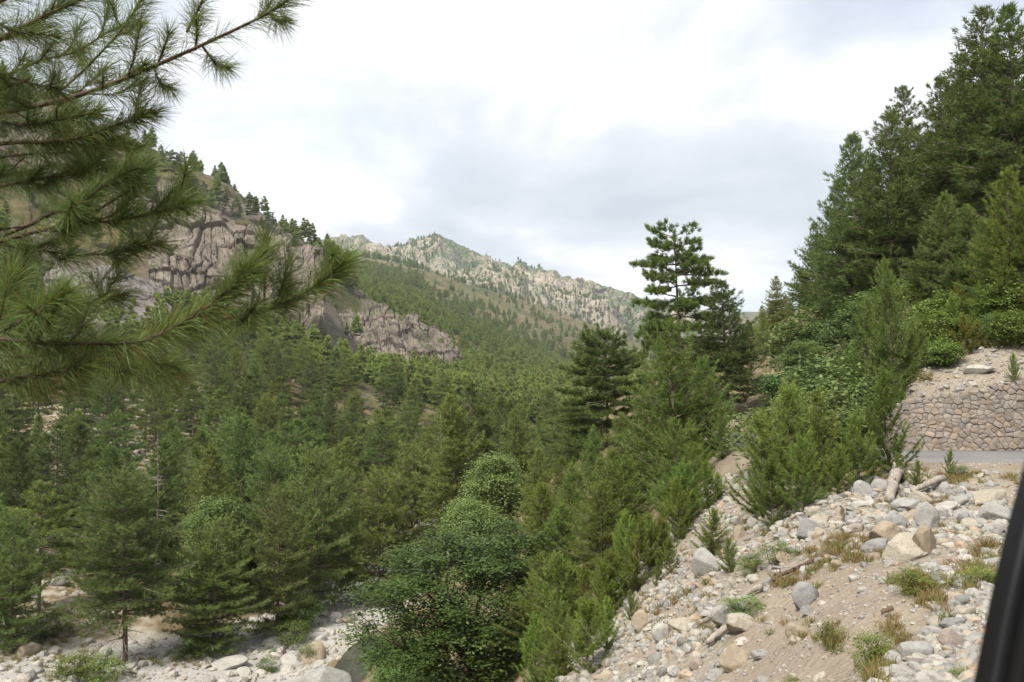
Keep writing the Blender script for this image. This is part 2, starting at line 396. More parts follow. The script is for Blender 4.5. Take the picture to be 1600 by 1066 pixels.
AZ, LR = np.meshgrid(az, lr); R_ = np.exp(LR); TX = R_ * np.sin(AZ); TY = R_ * np.cos(AZ)
TZ = tz(TX, TY)
def blur(m, k=2):
    m = m.astype(float)
    for _ in range(k):
        p = np.pad(m, 1, mode='edge'); m = (p[:-2, 1:-1] + p[2:, 1:-1] + p[1:-1, :-2] + p[1:-1, 2:] + 2 * p[1:-1, 1:-1]) / 6
    return m
scree = blur(inpoly(TX, TY, Z_SCREE), 4); dirt = blur(inpoly(TX, TY, Z_DIRT), 5); verge = blur(inpoly(TX, TY, Z_VERGE), 3)
dR, _ = polydist(TX, TY, RIVER); river = 1 - sstep(4.0, 7.0, dR + 3 * (vnoise(TX / 3, TY / 3, 11) - .5))
river *= (R_ < 115)
rocky = sstep(.47, .56, fbm(TX / 22, TY / 30, 25, 5)) * sstep(-.10, -.2, AZ) * sstep(205, 240, R_) * (1 - sstep(450, 650, R_)) * (AZ > -1.2)
bank = blur(inpoly(TX, TY, Z_BANK), 4); up = blur(inpoly(TX, TY, Z_UP), 3)
dRd, _ = polydist(TX, TY, ROAD)
scree = np.maximum(scree, up); scree = np.maximum(scree, (1 - sstep(4, 6, dRd)) * 0.6)
zc_ = np.stack([np.clip(scree * (1 - dirt), 0, 1), np.clip(river, 0, 1), np.clip(np.maximum(dirt, verge * .7), 0, 1), np.clip(bank, 0, 1)], -1).reshape(-1, 4)
na, nr = len(az), len(lr)
i = np.arange(nr - 1)[:, None] * na + np.arange(na - 1)[None]
TQ = np.stack([i, i + na, i + na + 1, i + 1], -1).reshape(-1, 4)
def ground_material():
    m, n, l, out = newmat('ground')
    g = n.new('ShaderNodeNewGeometry'); P = g.outputs['Position']
    at_ = n.new('ShaderNodeAttribute'); at_.attribute_name = 'zone'
    sp = n.new('ShaderNodeSeparateColor'); l.new(at_.outputs['Color'], sp.inputs[0])
    fine = noise(n, l, P, 9.0, 6, 0.65); rough_ = noise(n, l, P, 0.5, 9, 0.72); mid = noise(n, l, P, 0.9, 6, 0.6); big = noise(n, l, P, 0.06, 7, 0.62); huge = noise(n, l, P, 0.011, 8, 0.66)
    sz = n.new('ShaderNodeSeparateXYZ'); l.new(g.outputs['Normal'], sz.inputs[0])
    px = n.new('ShaderNodeSeparateXYZ'); l.new(P, px.inputs[0])
    floor = ramp(n, [(0.3, (0.075, 0.06, 0.032)), (0.5, (0.15, 0.115, 0.065)), (0.68, (0.25, 0.21, 0.14))]); l.new(mid, floor.inputs[0])
    sml = noise(n, l, P, 0.33, 6, 0.7)
    far = ramp(n, [(0.34, (0.045, 0.062, 0.022)), (0.47, (0.075, 0.085, 0.032)), (0.54, (0.15, 0.115, 0.055)), (0.62, (0.29, 0.24, 0.18))]); l.new(mth(n, l, 'ADD', mth(n, l, 'MULTIPLY', big, 0.45), mth(n, l, 'MULTIPLY', sml, 0.55)), far.inputs[0])
    far2 = ramp(n, [(0.40, (0.055, 0.075, 0.028)), (0.50, (0.12, 0.108, 0.045)), (0.60, (0.20, 0.15, 0.075))]); l.new(huge, far2.inputs[0])
    farc = mixc(n, l, 0.5, far.outputs[0], far2.outputs[0])
    c = mixc(n, l, rng_map(n, l, px.outputs[1], 110, 260), floor.outputs[0], farc)
    ar = n.new('ShaderNodeAttribute'); ar.attribute_name = 'rocky'
    rk = ramp(n, [(0.3, (0.10, 0.085, 0.062)), (0.5, (0.18, 0.15, 0.12)), (0.7, (0.26, 0.225, 0.185))]); l.new(rough_, rk.inputs[0])
    c = mixc(n, l, ar.outputs['Fac'], c, rk.outputs[0])
    bankc = ramp(n, [(0.3, (0.12, 0.09, 0.05)), (0.46, (0.21, 0.165, 0.10)), (0.56, (0.33, 0.29, 0.23)), (0.7, (0.42, 0.39, 0.34))]); l.new(mid, bankc.inputs[0])
    c = mixc(n, l, at_.outputs['Alpha'], c, bankc.outputs[0])
    vor = n.new('ShaderNodeTexVoronoi'); vor.inputs['Scale'].default_value = 7.0; l.new(P, vor.inputs['Vector'])
    scr = ramp(n, [(0.3, (0.18, 0.15, 0.112)), (0.5, (0.25, 0.215, 0.168)), (0.7, (0.32, 0.29, 0.245))]); l.new(fine, scr.inputs[0])
    c = mixc(n, l, sp.outputs[0], c, scr.outputs[0])
    dr = ramp(n, [(0.3, (0.205, 0.165, 0.125)), (0.55, (0.265, 0.222, 0.172)), (0.75, (0.32, 0.28, 0.228))])
    l.new(mth(n, l, 'ADD', mth(n, l, 'MULTIPLY', fine, 0.5), mth(n, l, 'MULTIPLY', mid, 0.5)), dr.inputs[0])
    c = mixc(n, l, sp.outputs[2], c, dr.outputs[0])
    rv = ramp(n, [(0.3, (0.26, 0.245, 0.22)), (0.5, (0.35, 0.335, 0.31)), (0.7, (0.44, 0.425, 0.40))]); l.new(fine, rv.inputs[0])
    c = mixc(n, l, sp.outputs[1], c, rv.outputs[0])
    b = n.new('ShaderNodeBsdfPrincipled'); l.new(c, b.inputs['Base Color']); b.inputs['Roughness'].default_value = 0.95
    b.inputs['Specular IOR Level'].default_value = 0.1
    bp = n.new('ShaderNodeBump'); bp.inputs['Strength'].default_value = 0.8; bp.inputs['Distance'].default_value = 0.06
    l.new(mth(n, l, 'ADD', fine, mth(n, l, 'MULTIPLY', vor.outputs['Distance'], 0.6)), bp.inputs['Height'])
    b2 = n.new('ShaderNodeBump'); b2.inputs['Distance'].default_value = 2.2; l.new(mth(n, l, 'MULTIPLY', rng_map(n, l, px.outputs[1], 120, 260), 0.9), b2.inputs['Strength']); l.new(rough_, b2.inputs['Height']); l.new(bp.outputs[0], b2.inputs['Normal'])
    l.new(b2.outputs[0], b.inputs['Normal']); l.new(b.outputs[0], out.inputs[0]); return m
M_GROUND = ground_material()
TV = np.stack([TX, TY, TZ], -1).reshape(-1, 3)
tag(link('terrain', make_mesh('terrain', TV, None, TQ[:, ::-1], True, {'zone': ('POINT', zc_), 'rocky': ('POINT', rocky.ravel())}, [M_GROUND])), 'wooded valley ground with scree and river bank', 'ground', kind='structure')

# ------------------------------------------------------------------ road
M_ASPH, n, l, out = newmat('asphalt')
g = n.new('ShaderNodeNewGeometry'); f = noise(n, l, g.outputs['Position'], 30, 5, 0.7); f2 = noise(n, l, g.outputs['Position'], 0.7, 4, 0.6)
r = ramp(n, [(0.3, (0.105, 0.098, 0.098)), (0.7, (0.19, 0.178, 0.175))]); l.new(mth(n, l, 'ADD', mth(n, l, 'MULTIPLY', f, .5), mth(n, l, 'MULTIPLY', f2, .5)), r.inputs[0])
b = n.new('ShaderNodeBsdfPrincipled'); l.new(r.outputs[0], b.inputs['Base Color']); b.inputs['Roughness'].default_value = 0.85
l.new(b.outputs[0], out.inputs[0])
def smooth_path(P, n=8):
    P = np.array(P, float); out = []
    Q = np.concatenate([[2 * P[0] - P[1]], P, [2 * P[-1] - P[-2]]])
    for k in range(1, len(Q) - 2):
        for t in np.arange(n) / n:
            a, b, c, d = Q[k - 1:k + 3]
            out.append(0.5 * (2 * b + (c - a) * t + (2 * a - 5 * b + 4 * c - d) * t * t + (3 * b - a - 3 * c + d) * t ** 3))
    out.append(P[-1]); return np.array(out)
rp = smooth_path(ROAD); T = np.gradient(rp, axis=0); T /= np.linalg.norm(T, axis=1)[:, None]; Nn = np.stack([-T[:, 1], T[:, 0]], -1)
sec = [(-2.78, -0.25), (-2.7, 0.0), (-1.3, 0.03), (0, 0.045), (1.3, 0.03), (2.7, 0.0), (2.78, -0.25)]
V = np.stack([np.concatenate([rp + Nn * o, np.full((len(rp), 1), RZ + dz)], 1) for o, dz in sec], 1)
V[:, 1:-1, 2] += 0.012 * (vnoise(V[:, 1:-1, 0] * 2, V[:, 1:-1, 1] * 2, 3) - .5)
k = len(sec); i = np.arange(len(rp) - 1)[:, None] * k + np.arange(k - 1)[None]
Q = np.stack([i, i + 1, i + k + 1, i + k], -1).reshape(-1, 4)
tag(link('road', make_mesh('road', V.reshape(-1, 3), None, Q[:, ::-1], True, None, [M_ASPH])), 'narrow grey asphalt road below the stone wall', 'road', kind='structure')

# ------------------------------------------------------------------ rock faces
def rock_material(name, c0, c1, c2, veg, vegamt, scale, streak=0.5):
    m, n, l, out = newmat(name)
    g = n.new('ShaderNodeNewGeometry'); P = g.outputs['Position']
    mp_ = n.new('ShaderNodeMapping'); mp_.inputs['Scale'].default_value = (1, 1, 0.28); l.new(P, mp_.inputs[0])
    a = noise(n, l, mp_.outputs[0], scale, 8, 0.65, 0.4); d = noise(n, l, P, scale * 0.35, 7, 0.66); f = noise(n, l, P, scale * 9, 5, 0.6)
    at_ = n.new('ShaderNodeAttribute'); at_.attribute_name = 'crack'
    r = ramp(n, [(0.28, c0), (0.48, c1), (0.7, c2)]); l.new(a, r.inputs[0])
    c = mixc(n, l, rng_map(n, l, f, 0.4, 0.7, 0, 0.5), r.outputs[0], c0)
    c = mixc(n, l, rng_map(n, l, noise(n, l, mp_.outputs[0], scale * 2.2, 5, 0.6), 0.56, 0.66, 0, streak), c, tuple(x * 0.42 for x in c0))
    sz = n.new('ShaderNodeSeparateXYZ'); l.new(g.outputs['Normal'], sz.inputs[0])
    v = mth(n, l, 'ADD', d, mth(n, l, 'MULTIPLY', sz.outputs[2], 0.22))
    vc = mixc(n, l, rng_map(n, l, f, 0.35, 0.65), veg, tuple(x * 1.9 for x in veg))
    c = mixc(n, l, rng_map(n, l, v, vegamt, vegamt + 0.05), c, vc)
    b = n.new('ShaderNodeBsdfPrincipled'); l.new(c, b.inputs['Base Color']); b.inputs['Roughness'].default_value = 0.95
    b.inputs['Specular IOR Level'].default_value = 0.1
    bp = n.new('ShaderNodeBump'); bp.inputs['Strength'].default_value = 0.8; bp.inputs['Distance'].default_value = 1.0 / scale * 0.25
    l.new(mth(n, l, 'ADD', a, mth(n, l, 'MULTIPLY', f, 0.3)), bp.inputs['Height']); l.new(bp.outputs[0], b.inputs['Normal'])
    l.new(b.outputs[0], out.inputs[0]); return m
M_CLIFF = rock_material('cliff_rock', (0.11, 0.092, 0.076), (0.185, 0.158, 0.13), (0.26, 0.225, 0.185), (0.045, 0.055, 0.025), 0.70, 0.16)
M_SLAB = rock_material('slab_rock', (0.125, 0.112, 0.105), (0.20, 0.182, 0.168), (0.28, 0.255, 0.23), (0.06, 0.068, 0.03), 0.76, 0.2)
M_FAR = rock_material('mountain_rock', (0.21, 0.185, 0.145), (0.36, 0.315, 0.24), (0.50, 0.445, 0.345), (0.065, 0.085, 0.04), 0.605, 0.016, 0.35)
def rock_sheet(name, top, bot, nu, nv, bulge, cell, mat, seed, label, cat, sink=14, dip=0.0):
    """a rugged rock wall between an upper and a lower edge, its rim sunk into the hillside"""
    top = np.array(top, float); bot = np.array(bot, float)
    Tp = at(top[:, 0], top[:, 1], top[:, 2]); Bp = at(bot[:, 0], bot[:, 1], bot[:, 2])
    def res(P, n):
        d = np.concatenate([[0], np.cumsum(np.linalg.norm(np.diff(P, axis=0), axis=1))]); s = np.linspace(0, d[-1], n)
        return np.stack([np.interp(s, d, P[:, k]) for k in range(3)], -1)
    A = res(Tp, nu); B = res(Bp, nu); v = np.linspace(0, 1, nv)[:, None, None]
    P = B[None] * (1 - v) + A[None] * v
    uu = np.linspace(0, 1, nu)[None]; vv = np.linspace(0, 1, nv)[:, None]
    Lu = np.linalg.norm(np.diff(A, axis=0), axis=1).sum(); Lv = np.linalg.norm(A - B, axis=1).mean()
    su = uu * Lu + 0 * vv; sv = vv * Lv + 0 * uu
    wu = su + 0.5 * cell * (fbm(su / cell / 4, sv / cell / 6, seed + 31, 2) - .5) * 2 + .10 * cell * (fbm(su / cell * 3, sv / cell * 3, seed + 33, 3) - .5) + dip * sv; wv = sv + 0.3 * cell * (fbm(su / cell / 2, sv / cell / 2, seed + 47, 3) - .5) * 2 - dip * su
    disp = 0; crack = 1
    for c, am, s2 in ((cell * 2.2, 1.0, 1), (cell, 0.55, 2), (cell * 0.45, 0.26, 3), (cell * 0.2, 0.11, 4)):
        f1, f2, idv = worley(wu / c, wv / (c * 3.0), seed + s2)
        disp = disp + am * (idv - 0.5) * 0.9 - am * 0.20 * (1 - sstep(0.0, 0.07, f2 - f1)) + am * .35 * (h2(np.floor(idv * 997), np.floor(idv * 613), seed) - .5) * (wv / (c * 3.0) - np.floor(wv / (c * 3.0)) - .5); crack = crack * sstep(0, .08, f2 - f1)
    f1, f2, idv = worley(wu / (cell * 2.6), wv / (cell * .75), seed + 8); disp = disp + .55 * (idv - .5) - .16 * (1 - sstep(0, .06, f2 - f1))
    disp = disp + 0.6 * (fbm(su / cell / 3, sv / cell / 3, seed, 6) - .5) * 2
    edge = np.minimum(np.minimum(uu, 1 - uu) * 7, np.minimum(vv, 1 - vv) * 5) * np.ones_like(su)
    edge = edge + 0.7 * (fbm(su / cell / 2, sv / cell / 2, seed + 71, 4) - .5)
    e = sstep(0.0, 0.55, edge)
    nrm = np.cross(np.gradient(P, axis=1), np.gradient(P, axis=0)); nrm = unit(nrm)
    P = P + nrm * (bulge * disp * e - sink * (1 - e))[..., None]
    i = np.arange(nv - 1)[:, None] * nu + np.arange(nu - 1)[None]
    Q = np.stack([i, i + 1, i + nu + 1, i + nu], -1).reshape(-1, 4)
    o = link(name, make_mesh(name, P.reshape(-1, 3), None, Q, False, {'crack': ('POINT', crack.ravel())}, [mat]))
    return tag(o, label, cat, kind='structure')
rock_sheet('cliff', [(215,345,318),(300,312,318),(350,318,320),(405,330,322),(455,360,326),(515,398,332)], [(215,490,276),(300,495,276),(380,500,280),(440,510,285),(530,520,290)], 300, 150, 6.5, 9.0, M_CLIFF, 3,
           'pinkish grey cliff with dark vertical cracks', 'cliff')
rock_sheet('rock_slab', [(60,415,262),(130,400,264),(190,412,266),(240,440,268),(275,470,270)], [(40,500,240),(110,510,240),(190,515,242),(250,520,246),(285,520,250)], 200, 100, 2.5, 6.0, M_SLAB, 9,
           'smooth slanting grey rock slab', 'rock', 9, 0.6)
rock_sheet('rock_spur', [(490,430,440),(540,448,436),(590,464,432),(640,484,426),(695,520,418),(735,556,410)], [(490,550,380),(550,590,372),(600,600,370),(650,602,372),(700,600,376),(745,598,384)], 240, 130, 6.5, 8.0, M_CLIFF, 17,
           'low grey brown rock spur above the forest', 'rock', 11, 0.3)

# ------------------------------------------------------------------ far mountain
crest = np.array([(200,470),(300,440),(420,410),(480,392),(520,384),(535,372),(545,374),(556,382),(568,374),(580,386),(600,395),(625,398),(642,390),(660,381),(685,375),(705,377),(722,388),(750,400),(775,409),(800,412),(815,408),(835,419),(860,421),(880,431),(905,438),(930,447),(960,455),(1000,464),(1025,474),(1060,490),(1120,515),(1200,545),(1350,575),(1500,590)], float)
nu, nv = 640, 210
pxs = np.concatenate([np.linspace(200, 500, 60)[:-1], np.linspace(500, 1060, 500), np.linspace(1060, 1500, 81)[1:]]); nu = len(pxs)
cy = np.interp(pxs, crest[:, 0], crest[:, 1]); Yc = np.interp(pxs, [200, 500, 700, 1000, 1500], [2500, 2400, 2150, 1950, 1900])
Yb = np.interp(pxs, [200, 500, 700, 1000, 1500], [1500, 1300, 1250, 1250, 1300])
Cw = at(pxs, cy, Yc)
by = np.interp(pxs, [200, 530, 600, 700, 800, 900, 1000, 1500], [480, 440, 455, 480, 505, 530, 565, 640])
Bw = at(pxs, by, Yb)
tt = np.concatenate([np.linspace(-0.06, 1, nv), 1 + np.linspace(0, 1, 40)[1:] ** 1.3 * 0.7]); nv = len(tt)
t2 = tt[:, None]; tin = np.clip(t2, -0.1, 1)
P = Bw[None] + (Cw - Bw)[None] * t2[..., None]
prof = np.where(t2 <= 1, tin ** 1.0 * 0.62 + 0.38 * sstep(0.25, 0.95, tin) , 1 - 1.6 * (t2 - 1))
P[..., 2] = Bw[None, :, 2] + (Cw - Bw)[None, :, 2] * prof
uu = (pxs / 1333 * 1900)[None] + 0 * t2; vv = t2 * 900 + 0 * uu
wu = uu + 60 * (fbm(uu / 150, vv / 150, 61, 4) - .5)
rib = ridged(wu / 95, vv / 330, 41, 6, 0.55); rib2 = ridged(wu / 34 + 9, vv / 85, 52, 5, 0.6)
f1, f2, idv = worley(wu / 42, vv / 95, 66)
env = sstep(-0.02, 0.3, t2) * (1 - 0.8 * sstep(0.9, 1.0, t2)) * (t2 <= 1.001) + 0.25 * (t2 > 1.001)
P[..., 2] += env * (62 * (rib - 0.62) + 10 * (rib2 - 0.6) + 5 * (idv - .5))
P[..., 1] -= env * (95 * (rib - 0.6) + 24 * (rib2 - .6))
jag = np.interp(pxs, [480, 530, 590, 610, 700, 770, 790, 900, 1000], [2, 9, 9, 5, 5, 6, 16, 10, 6])
P[..., 2] += (sstep(0.9, 1.0, t2) * (1 - sstep(1.0, 1.12, t2))) * jag[None] * 1.5 * (ridged(uu / 26, vv * 0 + 3.3, 77, 4, .6) - 0.55)
i = np.arange(nv - 1)[:, None] * nu + np.arange(nu - 1)[None]
Q = np.stack([i, i + 1, i + nu + 1, i + nu], -1).reshape(-1, 4)
MTN = P
tag(link('mountain', make_mesh('mountain', P.reshape(-1, 3), None, Q, False, None, [M_FAR])), 'far rocky mountain ridge with pale sunlit ribs', 'mountain', kind='structure')
# ------------------------------------------------------------------ plant prototypes
def crown_shape(kind, t):
    if kind == 'conical': return (1 - t) ** 0.85 * (0.35 + 0.65 * sstep(-0.05, 0.22, t)) + 0.03
    if kind == 'broad': return (1 - t) ** 0.6 * (0.5 + 0.5 * sstep(-0.1, 0.3, t)) + 0.04
    if kind == 'mature': return (1 - t ** 1.6) * (0.45 + 0.55 * sstep(-0.1, 0.35, t)) * 0.95 + 0.06
    if kind == 'flat': return 0.50 + 0.5 * math.sin(PI * (0.15 + 0.72 * t)) * (1.0 - 0.35 * t)
    if kind == 'dome': return math.sqrt(max(0, 1 - t ** 2.2)) * 0.95 + 0.05
    if kind == 'sapling': return (1 - t) ** 0.75 * (0.55 + 0.45 * sstep(-0.1, 0.2, t)) + 0.05
def pine(seed, kind, H=10.0, R=2.6, base=0.12, nwh=22, per=6, blade=0.26, bw=0.042, K=9, el0=-6, el1=48, curve=0.22, drop=0.1, tw=0.5, clump=0.85, dead=0):
    rng = np.random.default_rng(seed); wood = Geo(); Pt = []; Dt = []; Tt = []; deadwood = []
    lean = rng.normal(size=2) * 0.012 * H
    def axis(z):
        s = z / H; return np.array([lean[0] * s * s + 0.05 * math.sin(3 * s + seed), lean[1] * s * s + 0.05 * math.cos(4 * s + seed), z])
    r0 = 0.0125 * H + 0.02
    zz = np.linspace(-0.05 * H, H * 0.985, 12)
    wood.tube([axis(z) for z in zz], [max(0.012, r0 * (1.25 if z < 0 else 1) * (1 - max(z, 0) / H) ** 0.8) for z in zz], 7)
    for w in range(nwh):
        t = (w + rng.uniform(-.3, .3)) / (nwh - 1); t = min(max(t, 0), 1)
        h = H * (base + (0.97 - base) * t ** 0.93); nb = per + rng.integers(-1, 2)
        if t > 0.9: nb = max(3, nb - 2)
        a0 = rng.uniform(0, 2 * PI); gapdir = rng.uniform(0, 2 * PI)
        for b in range(nb):
            if rng.random() < drop: continue
            a = a0 + 2 * PI * b / nb + rng.uniform(-.3, .3)
            Lb = R * crown_shape(kind, t) * rng.uniform(0.66, 1.14) * (1 - 0.18 * math.cos(a - gapdir))
            el = math.radians(el0 + (el1 - el0) * t ** 1.4 + rng.uniform(-9, 9))
            hd = np.array([math.cos(a), math.sin(a), 0]); p0 = axis(h + rng.uniform(-.15, .15))
            lat = np.array([-hd[1], hd[0], 0]); bend = rng.uniform(-.18, .18); cv = curve * rng.uniform(.6, 1.3)
            def bp(s): return p0 + Lb * (hd * s * math.cos(el) + lat * bend * s * s + np.array([0, 0, s * math.sin(el) + cv * s * s]))
            rb = max(0.010, 0.020 * Lb + 0.006)
            wood.tube([bp(s) for s in (0, .35, .7, 1)], [rb, rb * .75, rb * .45, rb * .15], 4, False)
            n = max(3, int(Lb / (0.0235 * H))); s0 = 0.16 if kind not in ('flat', 'mature', 'dome') else 0.38
            if Lb < 0.09 * H: s0 = 0.05
            for q in range(n + 1):
                s = s0 + (1 - s0) * q / n; c = bp(s); tang = unit(bp(min(s + .05, 1.05)) - bp(s - .05))
                if q == n:
                    for k in range(3):
                        Pt.append(c + tang * 0.1 * k); Dt.append(tang + np.array([0, 0, 0.35])); Tt.append(rng.uniform(.55, 1))
                    continue
                side = 1 if q % 2 else -1
                for sd in (side, -side):
                    if rng.random() < 0.15: continue
                    lt = (0.016 * H + tw * Lb * (1.08 - s) * 0.62) * rng.uniform(.6, 1.15); lt = min(lt, tw * 1.6)
                    dv = unit(lat * sd * 0.85 + hd * 0.65 + np.array([0, 0, 0.12 + rng.normal() * 0.13]))
                    m = max(1, int(round(lt / (0.021 * H))))
                    for k in range(1, m + 1):
                        Pt.append(c + dv * lt * k / m + rng.normal(size=3) * 0.006 * H); Dt.append(dv + np.array([0, 0, 0.45 * clump])); Tt.append(rng.uniform(.1, .75) if k < m else rng.uniform(.35, .95))
    for k in range(5):
        Pt.append(axis(H * (0.955 + 0.01 * k))); Dt.append(np.array([rng.normal() * .2, rng.normal() * .2, 1.0])); Tt.append(.8)
    for k in range(dead):
        h = H * rng.uniform(.06, max(base, .2)); a = rng.uniform(0, 2 * PI); L = rng.uniform(.25, .55) * R * 1.2; g = Geo(); p0 = axis(h)
        pts = [p0 + L * np.array([math.cos(a + .25 * s) * s, math.sin(a + .25 * s) * s, 0.05 * s - 0.42 * s * s + 0.12 * s ** 3]) for s in (0, .25, .5, .75, 1)]
        g.tube(pts, [.035, .028, .02, .013, .006], 4); 
        for s in (1, 2, 3):
            d = rng.normal(size=3); g.tube([pts[s], pts[s] + unit(d) * L * .28], [.012, .004], 3)
        deadwood.append(g)
    P = np.array(Pt); D = unit(np.array(Dt)); T = np.array(Tt); n = len(P)
    P = np.repeat(P, K, 0); D = np.repeat(D, K, 0); T = np.repeat(T, K)
    D = unit(D + rng.normal(size=P.shape) * 0.52); P = P + rng.normal(size=P.shape) * 0.0045 * H - D * blade * 0.15
    V, F = blades(P, D, blade * rng.uniform(.7, 1.25, len(P)), bw, rng)
    T = np.clip(T + rng.normal(size=len(T)) * 0.10, 0.13, 1); T[rng.random(len(T)) < 0.02] = 0.0
    return dict(H=H, wood=wood, crown=(V, F, T), dead=deadwood, R=R)
def finish(pr, name, mat, bark=None):
    V, F, T = pr['crown']
    pr['crown_me'] = make_mesh(name + '_crown', V, F, None, False, {'tint': ('FACE', T)}, [mat])
    pr['trunk_me'] = pr['wood'].mesh(name + '_trunk', [bark or M_BARK])
    pr['dead_me'] = [g.mesh(name + '_dead_branch', [M_DEAD]) for g in pr['dead']]
    return pr
def broadleaf(seed, H, lobes, nclump, leaves, leaf, csz, mat, name, multi=4, lw=0.62):
    rng = np.random.default_rng(seed); wood = Geo(); C = []; 
    lobes = np.array(lobes, float)          # x y z rx ry rz
    wgt = lobes[:, 3] * lobes[:, 4] * lobes[:, 5]; wgt = wgt / wgt.sum()
    for k in range(nclump):
        L = lobes[rng.choice(len(lobes), p=wgt)]; d = unit(rng.normal(size=3)); r = rng.uniform(.25, 1) ** .42
        C.append(L[:3] + d * r * L[3:] * rng.uniform(.86, 1.12))
    C = np.array(C)
    for s in range(multi):
        b = np.array([rng.normal() * .12, rng.normal() * .12, -0.5]); a = rng.uniform(0, 2 * PI); q = lobes[s % len(lobes)][:3] + rng.normal(size=3) * .3
        m = (b + q) / 2 + np.array([math.cos(a), math.sin(a), 0]) * .25
        wood.tube([b, b * .6 + m * .4 + np.array([0, 0, .2]), m, m * .4 + q * .6, q], np.array([.13, .11, .085, .05, .025]) * H / 7, 6)
        near = C[np.argsort(((C - q) ** 2).sum(1))[:14]]
        for c in near: wood.tube([m * .5 + q * .5, (m + q + 2 * c) / 4 + rng.normal(size=3) * .08, c], np.array([.03, .018, .006]) * H / 7, 4, False)
    n = nclump * leaves; I = np.repeat(np.arange(nclump), leaves)
    off = rng.normal(size=(n, 3)) * csz * np.array([1, 1, .62]) * rng.uniform(.6, 1.3, nclump)[I][:, None]
    P = C[I] + off; out = unit(off + np.array([0, 0, .25]))
    nrm = unit(np.array([0, 0, 1.0]) + 0.55 * rng.normal(size=(n, 3)) + .35 * out); ax = unit(np.cross(nrm, rng.normal(size=(n, 3)))); sd = np.cross(nrm, ax)
    Lf = leaf * rng.uniform(.6, 1.25, n)[:, None]; fold = nrm * Lf * 0.12
    V = np.stack([P - ax * Lf * .5, P + sd * Lf * lw * .5 - fold, P + ax * Lf * .5 - nrm * Lf * .1, P - sd * Lf * lw * .5 - fold], 1).reshape(-1, 3)
    b = np.arange(n)[:, None] * 4; F = np.concatenate([b + [0, 1, 2], b + [0, 2, 3]]).reshape(-1, 3)
    T1 = np.clip(rng.uniform(.1, .8, nclump)[I] + rng.normal(size=n) * .15, .02, 1); T = np.concatenate([T1, T1])
    pr = dict(H=H, wood=wood, crown=(V, F, T), dead=[], R=lobes[:, 3].max())
    return finish(pr, name, mat, M_TWIG)
PROTO = {}
def reg(key, pr): PROTO.setdefault(key, []).append(pr)
for s in range(5): reg('conical', finish(pine(100 + s, 'conical', 10, 3.0 + .25 * (s % 3), .08, 25, 6, curve=.24), 'conical_pine', M_PINE))
for s in range(3): reg('broad', finish(pine(130 + s, 'broad', 10, 3.9, .07, 22, 6, K=7, el0=-10, el1=40, curve=.28, tw=.6), 'broad_pine', M_PINE))
for s in range(4): reg('mature', finish(pine(160 + s, 'mature', 10, 3.3, .26 + .05 * (s % 2), 14, 6, blade=.26, bw=.046, K=12, el0=-14, el1=26, curve=.16, drop=.13, tw=.62, clump=1.0), 'mature_pine', M_PINE))
for s in range(3): reg('flat', finish(pine(190 + s, 'flat', 10, 3.0, .34, 8, 6, blade=.26, bw=.05, K=22, el0=-16, el1=16, curve=.10, drop=.2, tw=.75, clump=1.1), 'plated_pine', M_PINE))
reg('lone', finish(pine(216, 'flat', 14, 3.2, .10, 17, 7, blade=.30, bw=.05, K=24, el0=-16, el1=12, curve=.10, drop=.16, tw=.85, clump=1.5), 'lone_pine', M_PINE))
reg('dome', finish(pine(221, 'dome', 8, 3.7, .14, 12, 7, blade=.27, bw=.048, K=10, el0=-16, el1=40, curve=.14, drop=.1, tw=.8, clump=1.1), 'dome_pine', M_PINE))
reg('river', finish(pine(231, 'broad', 11.5, 4.3, .24, 19, 6, blade=.27, bw=.04, K=9, el0=-14, el1=45, curve=.2, drop=.14, tw=.7, dead=11), 'river_pine', M_PINE))
reg('tall', finish(pine(236, 'mature', 13, 3.2, .42, 15, 6, blade=.28, bw=.048, K=11, el0=-16, el1=34, curve=.2, drop=.12, tw=.6, dead=7), 'tall_pine', M_PINE))
reg('tall', finish(pine(237, 'mature', 13, 3.5, .34, 17, 6, blade=.28, bw=.048, K=11, el0=-16, el1=34, curve=.2, drop=.1, tw=.6, dead=5), 'tall_pine', M_PINE))
for s in range(4): reg('dark', finish(pine(240 + s, 'conical', 13, 4.3, .08 + .06 * (s % 2), 23, 6, blade=.29, bw=.052, K=9, el0=-13, el1=44, curve=.22, drop=.12, tw=.7), 'dark_pine', M_PINE))
for s in range(5): reg('young', finish(pine(260 + s, 'sapling', 6, 2.1, .04, 17, 6, blade=.20, bw=.025, K=10, el0=-2, el1=58, curve=.34, drop=.13, tw=.36, clump=1.2), 'young_pine', M_YOUNG))
for s in range(4): reg('sapling', finish(pine(280 + s, 'sapling', 3, 1.0, .03, 11, 5, blade=.15, bw=.012, K=19, el0=30, el1=68, curve=.42, drop=.16, tw=.10, clump=1.2), 'sapling', M_YOUNG))
reg('oak', broadleaf(5, 8.0, [(0,0,4.2,3.0,2.8,3.4),(-2.0,-.4,2.8,1.9,1.8,2.6),(1.9,-.3,3.6,2.1,1.8,2.8),(.4,.2,6.0,2.0,1.8,1.5),(-1.2,-.6,5.0,1.9,1.7,1.6),(.3,-1.0,2.2,2.6,1.8,2.2)], 430, 135, .12, .28, M_LEAF, 'oak', 6))
reg('alder', broadleaf(6, 6.0, [(0,0,3.6,1.3,1.3,2.0),(.3,0,5.0,.8,.8,.9),(-.6,.1,2.2,1.1,1.1,1.5)], 140, 150, .115, .26, M_BUSH, 'alder', 3))
reg('alder', broadleaf(7, 6.0, [(0,0,3.0,1.7,1.6,1.9),(.8,0,4.2,1.0,.9,1.2),(-.9,.1,3.8,1.0,1.0,1.3)], 160, 150, .115, .27, M_BUSH, 'alder', 4))
